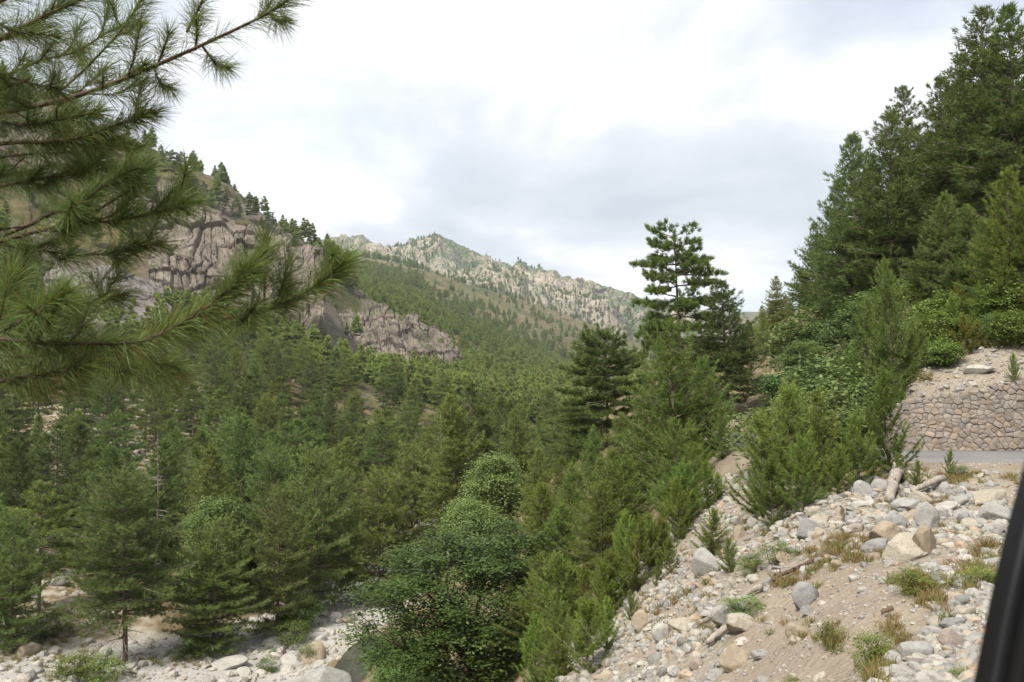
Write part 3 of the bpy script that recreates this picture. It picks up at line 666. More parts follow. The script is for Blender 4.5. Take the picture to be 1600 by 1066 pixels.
for s in range(3): reg('bush', broadleaf(20 + s, 2.6, [(0,0,1.1,1.3,1.3,1.1),(.8 - .5 * s,0,1.5,.8,.8,.9),(-.7,.3,.9,.9,.9,.8)], 95, 75, .13, .22, M_BUSH, 'bush', 5))
for s in range(2): reg('shrub', broadleaf(30 + s, 1.0, [(0,0,.45,.55,.5,.45),(.3,.1,.4,.35,.35,.4)], 42, 48, .07, .11, M_BUSH, 'shrub', 5, .4))
def lowpine(seed, flat=False):
    pr = pine(seed, 'mature' if flat else 'conical', 10, 2.7, .28 if flat else .14, 9, 5, blade=.75, bw=.30, K=4, el0=-10, el1=35, tw=.7, curve=.15)
    return finish(pr, 'far_pine', M_PINE)
FARP = [lowpine(300), lowpine(301), lowpine(302, True), lowpine(303, True)]

# ------------------------------------------------------------------ placing and naming
USED = {}; MARKS = []     # (phrase, photo x, photo y)
PLANTS = []               # what stands where: x, y, radius
def plant(key, x, y, ztop=None, h=None, wf=1.0, var=None, rot=None, tone=(1, 1, 1), label=None, cat='tree', group=None, name='pine_tree', rng=np.random.default_rng(1), z=None):
    prs = PROTO[key]; pr = prs[(var if var is not None else int(rng.integers(len(prs)))) % len(prs)]
    zg = float(tz(x, y)[0]) - 0.05 if z is None else z
    if h is None: h = max(0.5, ztop - zg)
    r = link(name, None, None, (x, y, zg)); s = h / pr['H']; r.scale = (s * wf, s * wf, s)
    tl_ = 0.035 if key not in ('lone', 'oak') else 0.0
    r.rotation_euler = (rng.uniform(-tl_, tl_), rng.uniform(-tl_, tl_), rng.uniform(0, 2 * PI) if rot is None else rot); r.color = (*tone, 1)
    for nm, me in [('trunk', pr['trunk_me']), ('crown', pr['crown_me'])] + [('dead_branch', q) for q in pr['dead_me']]:
        o = link(nm, me, r); o.color = (*tone, 1)
    tag(r, label, cat, group); PLANTS.append((x, y, s * wf * pr['R'] * .6))
    return r
def phr(px, py, n=2):
    d = sorted(MARKS, key=lambda m: math.hypot(m[1] - px, (m[2] - py)))
    return d[:n]
def unique(lab):
    USED[lab] = USED.get(lab, 0) + 1; return USED[lab] == 1
def describe(head, px, py, near=None):
    """a label from what the thing looks like and the marks it stands by"""
    ms = phr(px, py, 7); cand = []
    def rel(m):
        dx, dy = px - m[1], py - m[2]
        if abs(dx) > 1.3 * abs(dy): return 'just right of' if dx > 0 else 'just left of'
        return 'below' if dy > 0 else 'above'
    for k in range(0, 6):
        a = ms[k]; cand.append(f'{head} {rel(a)} {a[0]}')
        for q in range(k + 1, 7):
            b = ms[q]; cand.append(f'{head} between {a[0]} and {b[0]}')
    for c in cand:
        if 4 <= len(c.split()) <= 16 and c not in USED:
            USED[c] = 1; return c
    c = min(cand, key=lambda q: len(q.split())); USED[c] = 2; return c
def spot(px, ytop, Y): p = at(px, ytop, Y); return p
def hero(key, px, ytop, Y, label, wf=1.0, tone=(1, 1, 1), var=0, rot=None, cat='pine', group=None, name='pine_tree', mark=None, hmin=None):
    p = at(px, ytop, Y); r = plant(key, p[0], p[1], p[2], None, wf, var, rot, tone, label, cat, group, name, np.random.default_rng(int(px * 7 + ytop)))
    USED[label] = 1
    if mark: MARKS.append((mark, px, ytop + 30))
    return r
# ------------------------------------------------------------------ trees that can be told apart
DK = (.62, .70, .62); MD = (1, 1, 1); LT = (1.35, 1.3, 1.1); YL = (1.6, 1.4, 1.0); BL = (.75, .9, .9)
GR = 'pines on the right hillside'; GV = 'pines in the valley'; GS = 'young pines on the scree'; GC = 'pines along the cliff top'
hero('lone', 1060, 358, 52, 'tall flat topped pine with layered plates standing out against the sky', 1.0, (.85, .95, .8), 0, .6, group=GV, mark='the tall flat topped pine')
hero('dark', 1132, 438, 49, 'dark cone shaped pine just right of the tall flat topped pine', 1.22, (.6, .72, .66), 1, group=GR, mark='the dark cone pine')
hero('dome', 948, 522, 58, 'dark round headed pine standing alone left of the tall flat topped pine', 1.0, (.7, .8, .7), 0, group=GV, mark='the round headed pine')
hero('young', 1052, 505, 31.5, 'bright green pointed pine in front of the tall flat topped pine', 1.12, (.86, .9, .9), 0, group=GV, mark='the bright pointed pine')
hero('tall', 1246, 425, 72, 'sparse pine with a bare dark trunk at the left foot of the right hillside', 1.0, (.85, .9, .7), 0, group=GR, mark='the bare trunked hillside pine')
hero('dark', 1212, 432, 95, 'pale yellowish pine at the far left end of the hillside treeline', 1.0, (1.3, 1.2, .9), 0, group=GR)  # paler, yellower tone than the pines around it
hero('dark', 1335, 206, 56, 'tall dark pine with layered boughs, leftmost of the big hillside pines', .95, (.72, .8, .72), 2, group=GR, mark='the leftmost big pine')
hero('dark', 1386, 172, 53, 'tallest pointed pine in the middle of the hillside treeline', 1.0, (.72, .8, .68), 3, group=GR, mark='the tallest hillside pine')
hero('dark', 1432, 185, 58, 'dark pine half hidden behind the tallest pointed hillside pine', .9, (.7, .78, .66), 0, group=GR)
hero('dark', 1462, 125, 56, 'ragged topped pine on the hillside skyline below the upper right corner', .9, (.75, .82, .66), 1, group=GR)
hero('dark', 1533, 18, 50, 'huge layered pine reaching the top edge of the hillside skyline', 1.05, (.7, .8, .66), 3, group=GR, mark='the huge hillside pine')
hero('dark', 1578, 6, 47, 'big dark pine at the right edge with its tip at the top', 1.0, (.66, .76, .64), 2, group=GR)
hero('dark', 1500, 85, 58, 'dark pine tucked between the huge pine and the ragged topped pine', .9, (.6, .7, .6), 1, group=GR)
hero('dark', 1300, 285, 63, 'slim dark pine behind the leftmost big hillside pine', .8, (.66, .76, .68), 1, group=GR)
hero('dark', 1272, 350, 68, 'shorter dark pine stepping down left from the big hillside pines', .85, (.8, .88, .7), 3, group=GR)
hero('dark', 1192, 478, 85, 'small pale pine at the gap between the hillside and the cone pine', .8, (1.2, 1.15, .9), 2, group=GR)
hero('conical', 1480, 303, 41, 'mid green pointed pine standing in front of the dark hillside wood', 1.05, (.85, .95, .8), 0, group=GR, mark='the mid green hillside pine')
hero('conical', 1512, 322, 40, 'mid green pine close to the right of the pointed pine before the dark wood', .95, (.8, .9, .78), 1, group=GR)
hero('conical', 1450, 345, 42, 'dark green low pine left of the pointed pine before the dark wood', .95, (.66, .78, .66), 2, group=GR)
hero('young', 1570, 275, 36, 'reddish tinged young pine near the right edge above the scree slope', .95, (.95, .86, .70), 1, group=GR, mark='the reddish young pine')
hero('young', 1602, 300, 35, 'olive young pine cut by the right edge above the scree slope', .9, (.88, .84, .70), 2, group=GR)
hero('young', 1545, 345, 37, 'short olive pine below the reddish young pine on the hillside', .95, (.8, .8, .7), 3, group=GR)
hero('young', 1392, 412, 34, 'slender pointed young pine with visible trunk behind the wall end', .62, (.85, .92, .9), 4, group=GR, mark='the slender pine behind the wall')
hero('young', 1350, 470, 37, 'bushy green young pine left of the slender pine behind the wall', .9, (.8, .88, .85), 0, group=GR)
for k, (px, yt, Y, w) in enumerate([(1320, 330, 60, .9), (1358, 300, 60, .9), (1405, 255, 60, .9), (1440, 240, 62, .95), (1480, 190, 60, .9), (1525, 150, 58, .95), (1565, 130, 56, .95), (1600, 90, 56, 1), (1590, 190, 52, .9), (1290, 420, 66, .85), (1640, 60, 54, 1), (1545, 80, 62, 1), (1420, 130, 75, .9), (1360, 250, 72, .9), (1262, 420, 85, .9), (1228, 460, 110, 1), (1168, 500, 100, 1.1), (1205, 470, 120, 1.1), (1180, 545, 80, 1.1), (1236, 500, 82, 1.0), (1150, 520, 120, 1.1), (1215, 520, 72, 1.0)]):
    p = at(px, yt, Y); plant('tall' if k % 3 == 0 else 'dark', p[0], p[1], p[2], None, w, k, None, (.6, .68, .58), describe(('dark shaded', 'gloomy', 'dense dark', 'slim dark')[k % 4] + ' pine in the hillside wood', px, yt + 60), 'pine', GR, rng=np.random.default_rng(k))  # all of these pines share one darker green tone
# the cluster left of the scree and the saplings on it
for px, yt, Y, key, w, tone, lab, mark in [
    (1105, 560, 32, 'young', 1.1, (0.88, 0.93, 0.88), 'dense green pine right of the bright pointed pine at the scree edge', 'the dense scree edge pine'),
    (1010, 615, 34, 'young', 1.1, (0.85, 0.90, 0.88), 'green pine tucked left below the bright pointed pine', None),
    (972, 645, 40, 'conical', 1.0, (1.04, 1.10, 0.94), 'mid green pine below the round headed pine', None),
    (1126, 640, 30, 'young', 1.0, (0.95, 0.93, 0.88), 'leafy young pine leaning over the upper scree edge', None),
    (925, 665, 47, 'conical', .95, (0.98, 1.07, 0.88), 'dusky pine left below the round headed pine', None),
    (890, 742, 39, 'young', .95, (0.85, 0.90, 0.83), 'pointed young pine right above the big dark leafed tree', 'the pointed pine above the leafy tree'),
    (1030, 815, 23, 'sapling', 1.2, (1.04, 0.90, 0.88), 'thin young pine low at the left edge of the scree', None),
    (985, 835, 25, 'sapling', 1.3, (0.98, 0.90, 0.88), 'small bushy pine right of the big dark leafed tree', None),
    (950, 868, 23, 'sapling', 1.3, (0.98, 0.81, 0.77), 'brown tinged small pine by the big dark leafed tree', None),
    (868, 928, 19.5, 'young', .85, (1.05, 0.97, 0.94), 'yellowish young pine with a pale stem at the bottom edge', 'the yellowish pine at the bottom edge'),
    (915, 960, 20, 'sapling', 1.2, (1.04, 0.93, 0.88), 'low young pine right of the yellowish pine at the bottom edge', None),
    (838, 700, 46, 'conical', .95, (1.16, 1.14, 0.94), 'olive green pine behind the big dark leafed tree', None),
    (806, 640, 62, 'conical', 1.0, (1.10, 1.14, 0.99), 'tall mid green pine in the wood behind the leafy tree', None),
    (1080, 660, 29.5, 'young', 1.1, (0.88, 0.93, 0.83), 'dark green young pine at the foot of the bright pointed pine', None),
    (965, 720, 33, 'young', 1.0, (0.88, 0.93, 0.83), 'bushy young pine sloping down from the bright pointed pine', None),
    (1040, 720, 28, 'young', 1.1, (0.83, 0.90, 0.79), 'dark bushy pine on the upper left scree rim', None),
    (1385, 590, 20.8, 'sapling', 1.05, (0.71, 0.81, 0.68), 'dark upright sapling in front of the left end of the wall', 'the dark sapling by the wall'),
    (1336, 650, 20, 'sapling', 1.15, (1.04, 0.99, 0.94), 'bright sapling left of the dark sapling by the wall', None),
    (1282, 622, 20.5, 'sapling', 1.05, (1.16, 1.10, 1.04), 'tall bright sapling in the middle of the roadside clump', 'the tall bright sapling'),
    (1228, 612, 20.3, 'sapling', 1.15, (1.12, 1.07, 1.01), 'tallest sapling at the left of the roadside clump', 'the tallest roadside sapling'),
    (1190, 655, 21, 'sapling', 1.2, (1.04, 1.02, 0.94), 'bushy sapling leaning left out of the roadside clump', None),
    (1250, 690, 19.3, 'sapling', 1.3, (0.98, 0.99, 0.88), 'low wide sapling at the front foot of the roadside clump', None),
    (1308, 700, 19.3, 'sapling', 1.3, (1.04, 0.99, 0.88), 'low rounded sapling right of the roadside clump centre', None),
    (1362, 690, 20.5, 'sapling', 1.2, (0.98, 0.99, 0.88), 'bushy sapling under the dark sapling by the wall', None),
    (1206, 720, 19.8, 'sapling', 1.2, (0.88, 0.93, 0.83), 'dark low sapling at the left foot of the roadside clump', None),
    (1432, 722, 18.8, 'sapling', 1.3, (1.16, 1.10, 0.99), 'tiny bright sapling by the road edge above the fallen log', 'the tiny sapling above the log'),
    (1404, 712, 19.2, 'sapling', 1.2, (1.16, 1.04, 0.99), 'small sapling with brown needles below the dark sapling', None),
    (1484, 706, 19.8, 'sapling', 1.0, (1.16, 1.14, 0.99), 'lone knee high sapling on the stony verge before the road', 'the lone verge sapling'),
    (1140, 845, 17.5, 'sapling', 1.5, (1.10, 1.10, 0.99), 'feathery seedling pine on the left scree', None),
    (1112, 800, 20.5, 'sapling', 1.6, (1.10, 1.04, 0.99), 'pale green seedling on the upper left scree', None),
    (1583, 555, 31.8, 'sapling', .9, (1.04, 1.04, 0.94), 'small dark sapling growing on top of the stone wall', None),
    ]:
    hero(key, px, yt, Y, lab, w, tone, int(px) % 5, group=GS, mark=mark, name='young_pine' if key in ('sapling',) else 'pine_tree')
# left bank and river
for px, yt, Y, key, w, tone, lab, mark in [
    (205, 735, 50, 'river', 1.0, (.82, .92, .85), 'big spreading pine with bare lower trunk and dead boughs by the riverbed', 'the bare trunked river pine'),
    (337, 812, 53, 'broad', 1.15, (1.0, 1.12, .95), 'bright yellow green spreading pine at the edge of the white riverbed', 'the bright riverbank pine'),
    (250, 688, 66, 'conical', 1.15, (.85, .95, .9), 'tall green pine behind the bare trunked river pine', None),
    (375, 650, 70, 'conical', 1.05, (.85, .98, .9), 'broad pointed pine right behind the bright riverbank pine', 'the pointed riverbank pine'),
    (436, 768, 56, 'broad', .85, (1.0, 1.0, .9), 'medium pine right of the bright riverbank pine', None),
    (500, 700, 61, 'broad', .9, (.98, 1.02, .9), 'tall olive pine standing over the far end of the riverbed', 'the tall olive riverbed pine'),
    (592, 735, 62, 'broad', .95, (1.12, 1.1, .9), 'light olive pine left of the light green leafy tree', 'the light olive pine'),
    (642, 695, 67, 'broad', .95, (1.08, 1.1, .9), 'upright olive pine behind the big dark leafed tree', None),
    (730, 665, 74, 'conical', 1.0, (.8, .9, .8), 'dark pine behind the light green leafy tree', None),
    (92, 660, 78, 'mature', 1.1, (.6, .72, .64), 'dark layered pine on the rocky left bank', 'the dark layered bank pine'),
    (14, 640, 84, 'mature', 1.1, (.6, .7, .62), 'dark pine at the left edge on the rocky bank', 'the dark left edge pine'),
    (66, 752, 57, 'mature', 1.1, (1.1, 1.12, .9), 'yellow green pine with bare trunk left of the bare trunked river pine', 'the yellow green bank pine'),
    (28, 800, 50, 'broad', .9, (.9, 1.0, .85), 'mid green pine at the lower left edge', None),
    (-20, 780, 52, 'broad', .9, (.9, 1.0, .85), 'pine cut by the lower left edge', None),
    (163, 590, 88, 'tall', .9, (.62, .74, .66), 'thin tall pine with long bare trunk on the left bank', 'the thin tall pine'),
    (420, 730, 72, 'conical', .8, (.95, 1.05, .9), 'slim green pine behind the medium riverbank pine', None),
    (545, 780, 66, 'conical', .85, (.8, .9, .8), 'small dark pine between the olive riverbed pines', None),
    (265, 388, 292, 'conical', 1.1, (.55, .68, .62), 'dark pointed pine at the left foot of the cliff', 'the dark cliff foot pine'),
    ]:
    hero(key, px, yt, Y, lab, w, tone, int(px) % 5, group=GV, mark=mark)
for k, (px, yt, hpx, key, lab) in enumerate([
    (263, 236, 48, 'flat', 'topmost pair of flat topped pines on the cliff ridge, left tree'), (281, 240, 44, 'flat', 'bare stemmed flat topped pine right beside the topmost ridge pine'),
    (302, 272, 36, 'mature', 'bushy pine just below the topmost ridge pines'), (318, 284, 34, 'mature', 'dark round pine between the topmost pines and the ridge trio'),
    (347, 300, 40, 'flat', 'left pine of the trio on the cliff edge'), (368, 309, 42, 'mature', 'darkest middle pine of the trio on the cliff edge'),
    (390, 310, 40, 'flat', 'right pine of the trio with bare stem on the cliff edge'), (421, 333, 34, 'flat', 'lone wind bent pine right of the cliff edge trio'),
    (438, 358, 20, 'conical', 'small pine at the right shoulder of the cliff'), (458, 368, 20, 'conical', 'low pine on the crest right of the cliff'),
    (478, 378, 18, 'mature', 'rounded pine on the crest nearing the upright branch tip'), (498, 380, 20, 'conical', 'farthest right pine on the near crest'),
    (232, 250, 30, 'mature', 'half hidden pine left of the topmost ridge pines'), (330, 295, 30, 'conical', 'small pointed pine just left of the ridge trio'), (408, 338, 22, 'conical', 'short pine between the ridge trio and the wind bent pine')]):
    D = rays(np.array([px]), np.array([yt + hpx]))[0]; Ys = np.linspace(300, 520, 300); P = D[None] / D[1] * Ys[:, None]
    gap = P[:, 2] - tz(P[:, 0], P[:, 1]); q = int(np.argmin(np.abs(gap))); q = int(np.argmax(gap < 0.3)) if (gap < 0.3).any() else q
    plant(key, P[q, 0], P[q, 1], None, hpx / FPX * P[q, 1] * 1.05, 1.0, k, None, (.6, .72, .66), lab, 'pine', GC, rng=np.random.default_rng(900 + k)); USED[lab] = 1
MARKS += [('the pinkish cliff', 380, 410), ('the grey rock slab', 170, 450), ('the brown rock spur', 620, 510), ('the white riverbed', 450, 990)]
# broadleaved trees and bushes
def leafy(key, px, yt, Y, lab, w, tone, var, name, cat, grp, mark=None): hero(key, px, yt, Y, lab, w, tuple(1.15 * q for q in tone), var, cat=cat, group=grp, name=name, mark=mark)
leafy('oak', 752, 806, 31, 'big dark green leafy tree with a rounded crown beside the riverbed', 1.66, (.66, .74, .70), 0, 'broadleaf_tree', 'tree', 'leafy trees', 'the big leafy tree')
leafy('alder', 772, 700, 50, 'light green leafy tree rising behind the big dark leafed tree', 1.15, (.85, .85, .9), 0, 'broadleaf_tree', 'tree', 'leafy trees', 'the light green leafy tree')
leafy('alder', 738, 752, 47, 'pale small leafy tree left of the light green leafy tree', 1.0, (.85, .85, .9), 1, 'broadleaf_tree', 'tree', 'leafy trees')
leafy('alder', 328, 765, 60, 'bright green slender leafy tree above the bright riverbank pine', 1.0, (.75, .78, .8), 0, 'broadleaf_tree', 'tree', 'leafy trees')
leafy('alder', 1290, 575, 44, 'wide pale green leafy thicket behind the roadside saplings', 1.5, (.9, .9, 1.0), 1, 'broadleaf_tree', 'tree', 'leafy trees', 'the pale leafy thicket')
leafy('alder', 1240, 560, 50, 'pale leafy tree left behind the roadside saplings', 1.4, (.9, .9, 1.0), 0, 'broadleaf_tree', 'tree', 'leafy trees')
leafy('alder', 1255, 520, 50, 'low leafy tree below the bare trunked hillside pine', 1.4, (.85, .85, .9), 1, 'broadleaf_tree', 'tree', 'leafy trees')
leafy('alder', 930, 790, 34, 'dark leafy tree squeezed among pines left of the scree', 1.3, (.62, .68, .7), 1, 'broadleaf_tree', 'tree', 'leafy trees')
rng0 = np.random.default_rng(66)
for k, (px, yt, Y, w, key) in enumerate([(1340, 560, 36, 1.2, 'bush'), (1372, 545, 37, 1.3, 'bush'), (1410, 540, 36, 1.3, 'bush'), (1450, 545, 35.5, 1.2, 'bush'), (1488, 520, 36, 1.3, 'bush'), (1530, 495, 36, 1.2, 'bush'), (1465, 490, 41, 1.4, 'bush'),
        (1510, 450, 41, 1.3, 'bush'), (1420, 500, 42, 1.5, 'bush'), (1560, 460, 38, 1.2, 'bush'), (1320, 525, 44, 1.4, 'bush'), (1380, 490, 45, 1.4, 'bush'), (1592, 430, 38, 1.2, 'bush'), (1300, 600, 24, 1.2, 'bush'), (1540, 400, 41, 1.2, 'bush'), (1490, 415, 44, 1.3, 'bush'), (1640, 420, 38, 1.3, 'bush'), (1220, 610, 25, 1.3, 'bush'), (1365, 580, 35, 1.1, 'bush'), (1425, 575, 34, 1.0, 'bush'), (1550, 520, 34.5, .9, 'bush'), (1436, 450, 46, 1.5, 'bush'), (1190, 640, 44, 1.5, 'bush'), (1215, 575, 48, 1.6, 'bush'), (1265, 480, 62, 1.6, 'bush'), (1285, 500, 58, 1.6, 'bush'), (1240, 540, 56, 1.6, 'bush'), (1330, 480, 52, 1.6, 'bush'), (1360, 450, 52, 1.5, 'bush'), (1200, 600, 56, 1.6, 'bush'), (1480, 460, 42, 1.4, 'bush'), (1530, 440, 40, 1.3, 'bush'), (1575, 400, 39, 1.3, 'bush'), (1390, 440, 48, 1.5, 'bush')]):
    p = at(px, yt, Y); zg = float(tz(p[0], p[1])[0]); h = min(max(p[2] - zg, 1.3), 4.2)
    if k % 2 and Y > 33 and px > 1330:
        h = min(max(p[2] - zg, 1.6), 5.0); plant('young', p[0], p[1], None, h * 1.12, rng0.uniform(.8, 1.1), k, None, [(.9, .95, .85), (1.0, 1.0, .85), (.85, .9, .85)][k % 3], describe(['fresh green', 'light green', 'deep green'][k % 3] + ' upright young pine on the right slope', px, yt), 'pine', GR, 'young_pine', np.random.default_rng(50 + k)); continue
    plant('bush', p[0], p[1], None, h, w, k, None, (.9 - .06 * (k % 4), .92 - .05 * (k % 4), .95), describe(['leafy green', 'pale leafy', 'olive leafy', 'dense leafy'][k % 4] + ' bush on the right slope', px, yt), 'bush', 'bushes on the right slope', 'bush', np.random.default_rng(50 + k))
# the wood on the valley floor and both banks, nearest trees one by one, the rest as one far wood
rng = np.random.default_rng(77); cand = []
for _ in range(9000):
    px = rng.uniform(-60, 1010); Y = math.exp(rng.uniform(math.log(62), math.log(300)))
    x = (px - 800) / FPX * Y; cand.append((x, Y, px))
C_ = np.array(cand); zC = tz(C_[:, 0], C_[:, 1]); dRv, _ = polydist(C_[:, 0], C_[:, 1], RIVER)
hxy = np.array([(p[0], p[1]) for p in PLANTS]); keep = []; kx = []
for k in range(len(C_)):
    x, y, px = C_[k]
    if dRv[k] < 6.5: continue
    r = math.hypot(x, y)
    _, py = proj(np.array([x, y, zC[k]]))
    if px < 250 and 640 < py < 720 and rng.random() < .8: continue       # the open stony slope
    if px < 330 and 500 < py < 700 and rng.random() < .5: continue
    if py < 505 and px < 520 and rng.random() < .82: continue
    if 500 < px < 720 and py < 585 and y > 250 and rng.random() < .9: continue
    sp = 3.0 + r * 0.022
    if kx and (np.hypot(np.array(kx)[:, 0] - x, np.array(kx)[:, 1] - y) < sp).any(): continue
    if (np.hypot(hxy[:, 0] - x, hxy[:, 1] - y) < sp * .8).any(): continue
    kx.append((x, y)); keep.append((x, y, px, py))
keep.sort(key=lambda q: q[1])
FOREST_FAR = []
TONES = [('dark', (.64, .74, .66)), ('deep green', (.78, .88, .78)), ('mid green', (.92, 1.0, .88)), ('olive', (1.08, 1.06, .86)), ('light green', (1.2, 1.2, .95))]
cnt = 0
for x, y, px, py in keep:
    key = rng.choice(['conical', 'broad', 'mature', 'mature'], p=[.38, .2, .22, .2]) if px > 330 else rng.choice(['conical', 'mature', 'tall'])
    h = rng.uniform(7.5, 12.5) * (1.0 if y < 120 else 1.08); ti = int(np.clip(rng.normal(2.2 if px > 330 else 1.3, 1.1), 0, 4))
    cap = float(np.interp(px, [300, 480, 560, 640, 720, 800, 880, 1010], [430, 480, 525, 545, 560, 585, 612, 650])) + rng.uniform(0, 25)
    h = min(h, (py - cap) / FPX * y)
    if h < 4: continue
    if cnt >= 215: FOREST_FAR.append((x, y, h / 10)); continue
    cnt += 1
    hw = 'tall' if h > 11 else 'short' if h < 8.8 else 'full'
    shape = {'conical': 'pointed', 'broad': 'broad', 'mature': 'layered', 'tall': 'bare stemmed'}[key]
    pt = py - h / y * FPX * .6
    plant(key, x, y, None, h, rng.uniform(.9, 1.15), None, None, TONES[ti][1], describe(f'{hw} {TONES[ti][0]} {shape} pine', px, pt), 'pine', 'pines of the valley wood', rng=rng)
print('forest', len(keep), 'kept apart', cnt)
# dead standing trees
for k, (px, yt, Y, lab) in enumerate([(248, 672, 63, 'thin grey dead trunk standing among the pines behind the riverbank'), (690, 640, 95, 'pale dead tree sticking out of the middle of the valley wood'), (470, 640, 120, 'bare grey snag above the tall olive riverbed pine')]):
    p = at(px, yt, Y); zg = float(tz(p[0], p[1])[0]); h = p[2] - zg; r_ = np.random.default_rng(k + 5); root = tag(link('dead_tree', None, None, (p[0], p[1], zg - .1)), lab, 'dead tree'); g = Geo(); q = Geo()
    ax = [np.array([.15 * math.sin(t * 3 + k), .12 * math.cos(t * 2.3) - .12, h * t]) for t in np.linspace(0, 1, 9)]; g.tube(ax, np.linspace(.15, .02, 9), 7)
    for m in range(26):
        t = r_.uniform(.2, .95); a = r_.uniform(0, 6.28); L = (1.05 - t) * 2.2 * r_.uniform(.4, 1); b0 = np.array([0, 0, h * t]); q.tube([b0, b0 + L * np.array([math.cos(a) * .6, math.sin(a) * .6, -.02]), b0 + L * np.array([math.cos(a + .2), math.sin(a + .2), -.15])], [.04, .025, .008], 4)
    link('trunk', g.mesh('trunk', [M_BARK if k == 0 else M_DEAD]), root); link('limbs', q.mesh('limbs', [M_DEAD]), root); USED[lab] = 1
# ------------------------------------------------------------------ far woods: trees past counting, instanced
def far_wood(name, P, sc, label):
    me = make_mesh(name, P, attrs={'scl': ('POINT', sc)}); o = link(name, me)
    col = bpy.data.collections.get('far_pines')
    if col is None:
        col = bpy.data.collections.new('far_pines')
        for k, pr in enumerate(FARP):
            gg = Geo(); V, F, T = pr['crown']
            q = bpy.data.objects.new('far_pine', pr['crown_me']); q.color = (2.3, 2.25, 1.8, 1); col.objects.link(q)
    ng = bpy.data.node_groups.new(name, 'GeometryNodeTree')
    ng.interface.new_socket('Geometry', in_out='INPUT', socket_type='NodeSocketGeometry'); ng.interface.new_socket('Geometry', in_out='OUTPUT', socket_type='NodeSocketGeometry')
    gi = ng.nodes.new('NodeGroupInput'); go = ng.nodes.new('NodeGroupOutput'); ip = ng.nodes.new('GeometryNodeInstanceOnPoints')
    ci = ng.nodes.new('GeometryNodeCollectionInfo'); ci.inputs['Collection'].default_value = col; ci.inputs['Separate Children'].default_value = True; ci.inputs['Reset Children'].default_value = True
    ip.inputs['Pick Instance'].default_value = True
    ri = ng.nodes.new('FunctionNodeRandomValue'); ri.data_type = 'INT'; ri.inputs[4].default_value = 0; ri.inputs[5].default_value = len(FARP) - 1
    rr_ = ng.nodes.new('FunctionNodeRandomValue'); rr_.data_type = 'FLOAT_VECTOR'; rr_.inputs[0].default_value = (0, 0, 0); rr_.inputs[1].default_value = (0, 0, 6.28)
    na_ = ng.nodes.new('GeometryNodeInputNamedAttribute'); na_.data_type = 'FLOAT'; na_.inputs['Name'].default_value = 'scl'
    L = ng.links.new
    L(gi.outputs[0], ip.inputs['Points']); L(ci.outputs[0], ip.inputs['Instance']); L(ri.outputs[2], ip.inputs['Instance Index'])
    L(rr_.outputs[0], ip.inputs['Rotation']); L(na_.outputs[0], ip.inputs['Scale']); L(ip.outputs[0], go.inputs[0])
    md = o.modifiers.new('scatter', 'NODES'); md.node_group = ng
    o.color = (1.45, 1.45, 1.2, 1); tag(o, label, 'forest', kind='stuff'); return o
rng = np.random.default_rng(5); pts = [(x, y, float(tz(x, y)[0]) - .2, s) for x, y, s in FOREST_FAR]
A = np.radians(rng.uniform(-42, 34, 42000)); Rr = np.exp(rng.uniform(math.log(270), math.log(1350), 42000)); X = Rr * np.sin(A); Y = Rr * np.cos(A); Z = tz(X, Y)
pxx, pyy = proj(np.stack([X, Y, Z], -1))
den = fbm(X / 75, Y / 75, 91, 4); den2 = fbm(X / 240 + 5, Y / 240, 95, 3)
green = sstep(.42, .52, den * .6 + den2 * .4)
# open heath and bare rock where the photograph shows them
heath = sstep(0, 60, (pxx - 640)) * sstep(-30, 20, 110 - np.abs(pyy - (395 + 0.33 * (pxx - 560)) - 45)) * (Y > 560)
belt = np.exp(-((pyy - (425 + 0.42 * (pxx - 540))) / 26) ** 2) + np.exp(-((pyy - (590)) / 30) ** 2) * (pxx > 640)
keepm = (rng.random(len(X)) < np.clip(.05 + .55 * green * (1 - .75 * heath) + .6 * belt, 0, 1) * np.clip(.95 * (Y / 500) ** .3, 0, 1))
keepm &= ~((pxx > 500) & (pxx < 722) & (pyy > 440 + .3 * (pxx - 530) - 4) & (pyy < 590) & (Y < 470) & (rng.random(len(X)) < .88))
keepm &= ~((pxx > 225) & (pxx < 505) & (pyy > 345) & (pyy < 500) & (Y < 400) & (rng.random(len(X)) < .93)) & ~((pxx > 60) & (pxx < 285) & (pyy > 400) & (pyy < 505) & (Y < 330) & (rng.random(len(X)) < .93))
keepm &= ~((pxx < 520) & (pyy < 400) & (rng.random(len(X)) < .84)) & (rng.random(len(X)) < .86)
X, Y, Z = X[keepm], Y[keepm], Z[keepm]
P = np.concatenate([np.array([q[:3] for q in pts]).reshape(-1, 3), np.stack([X, Y, Z - .3], -1)])
sc = np.concatenate([np.array([q[3] for q in pts]), rng.uniform(.42, 1.2, len(X))])
far_wood('far_forest', P, sc, 'distant pine woods covering the middle slopes'); print('far trees', len(P))
MP = MTN.reshape(-1, 3); sel = rng.choice(len(MP), 11000); q = MP[sel]; t_ = np.broadcast_to(t2, MTN.shape[:2]).reshape(-1)[sel]
dn = fbm(q[:, 0] / 120, q[:, 2] / 90, 33, 5); ok = (rng.random(len(q)) < sstep(.46, .60, dn + .10 * (1 - np.clip(t_, 0, 1)) - .03) * .75) & (t_ > -.05) & (t_ < 1.05)
q = q[ok] + rng.normal(size=(ok.sum(), 3)) * np.array([3, 3, 0]); far_wood('mountain_scrub', q - np.array([0, 0, .8]), rng.uniform(.5, 1.1, len(q)), 'scattered trees clinging to the far rocky mountain'); print('mtn trees', len(q))
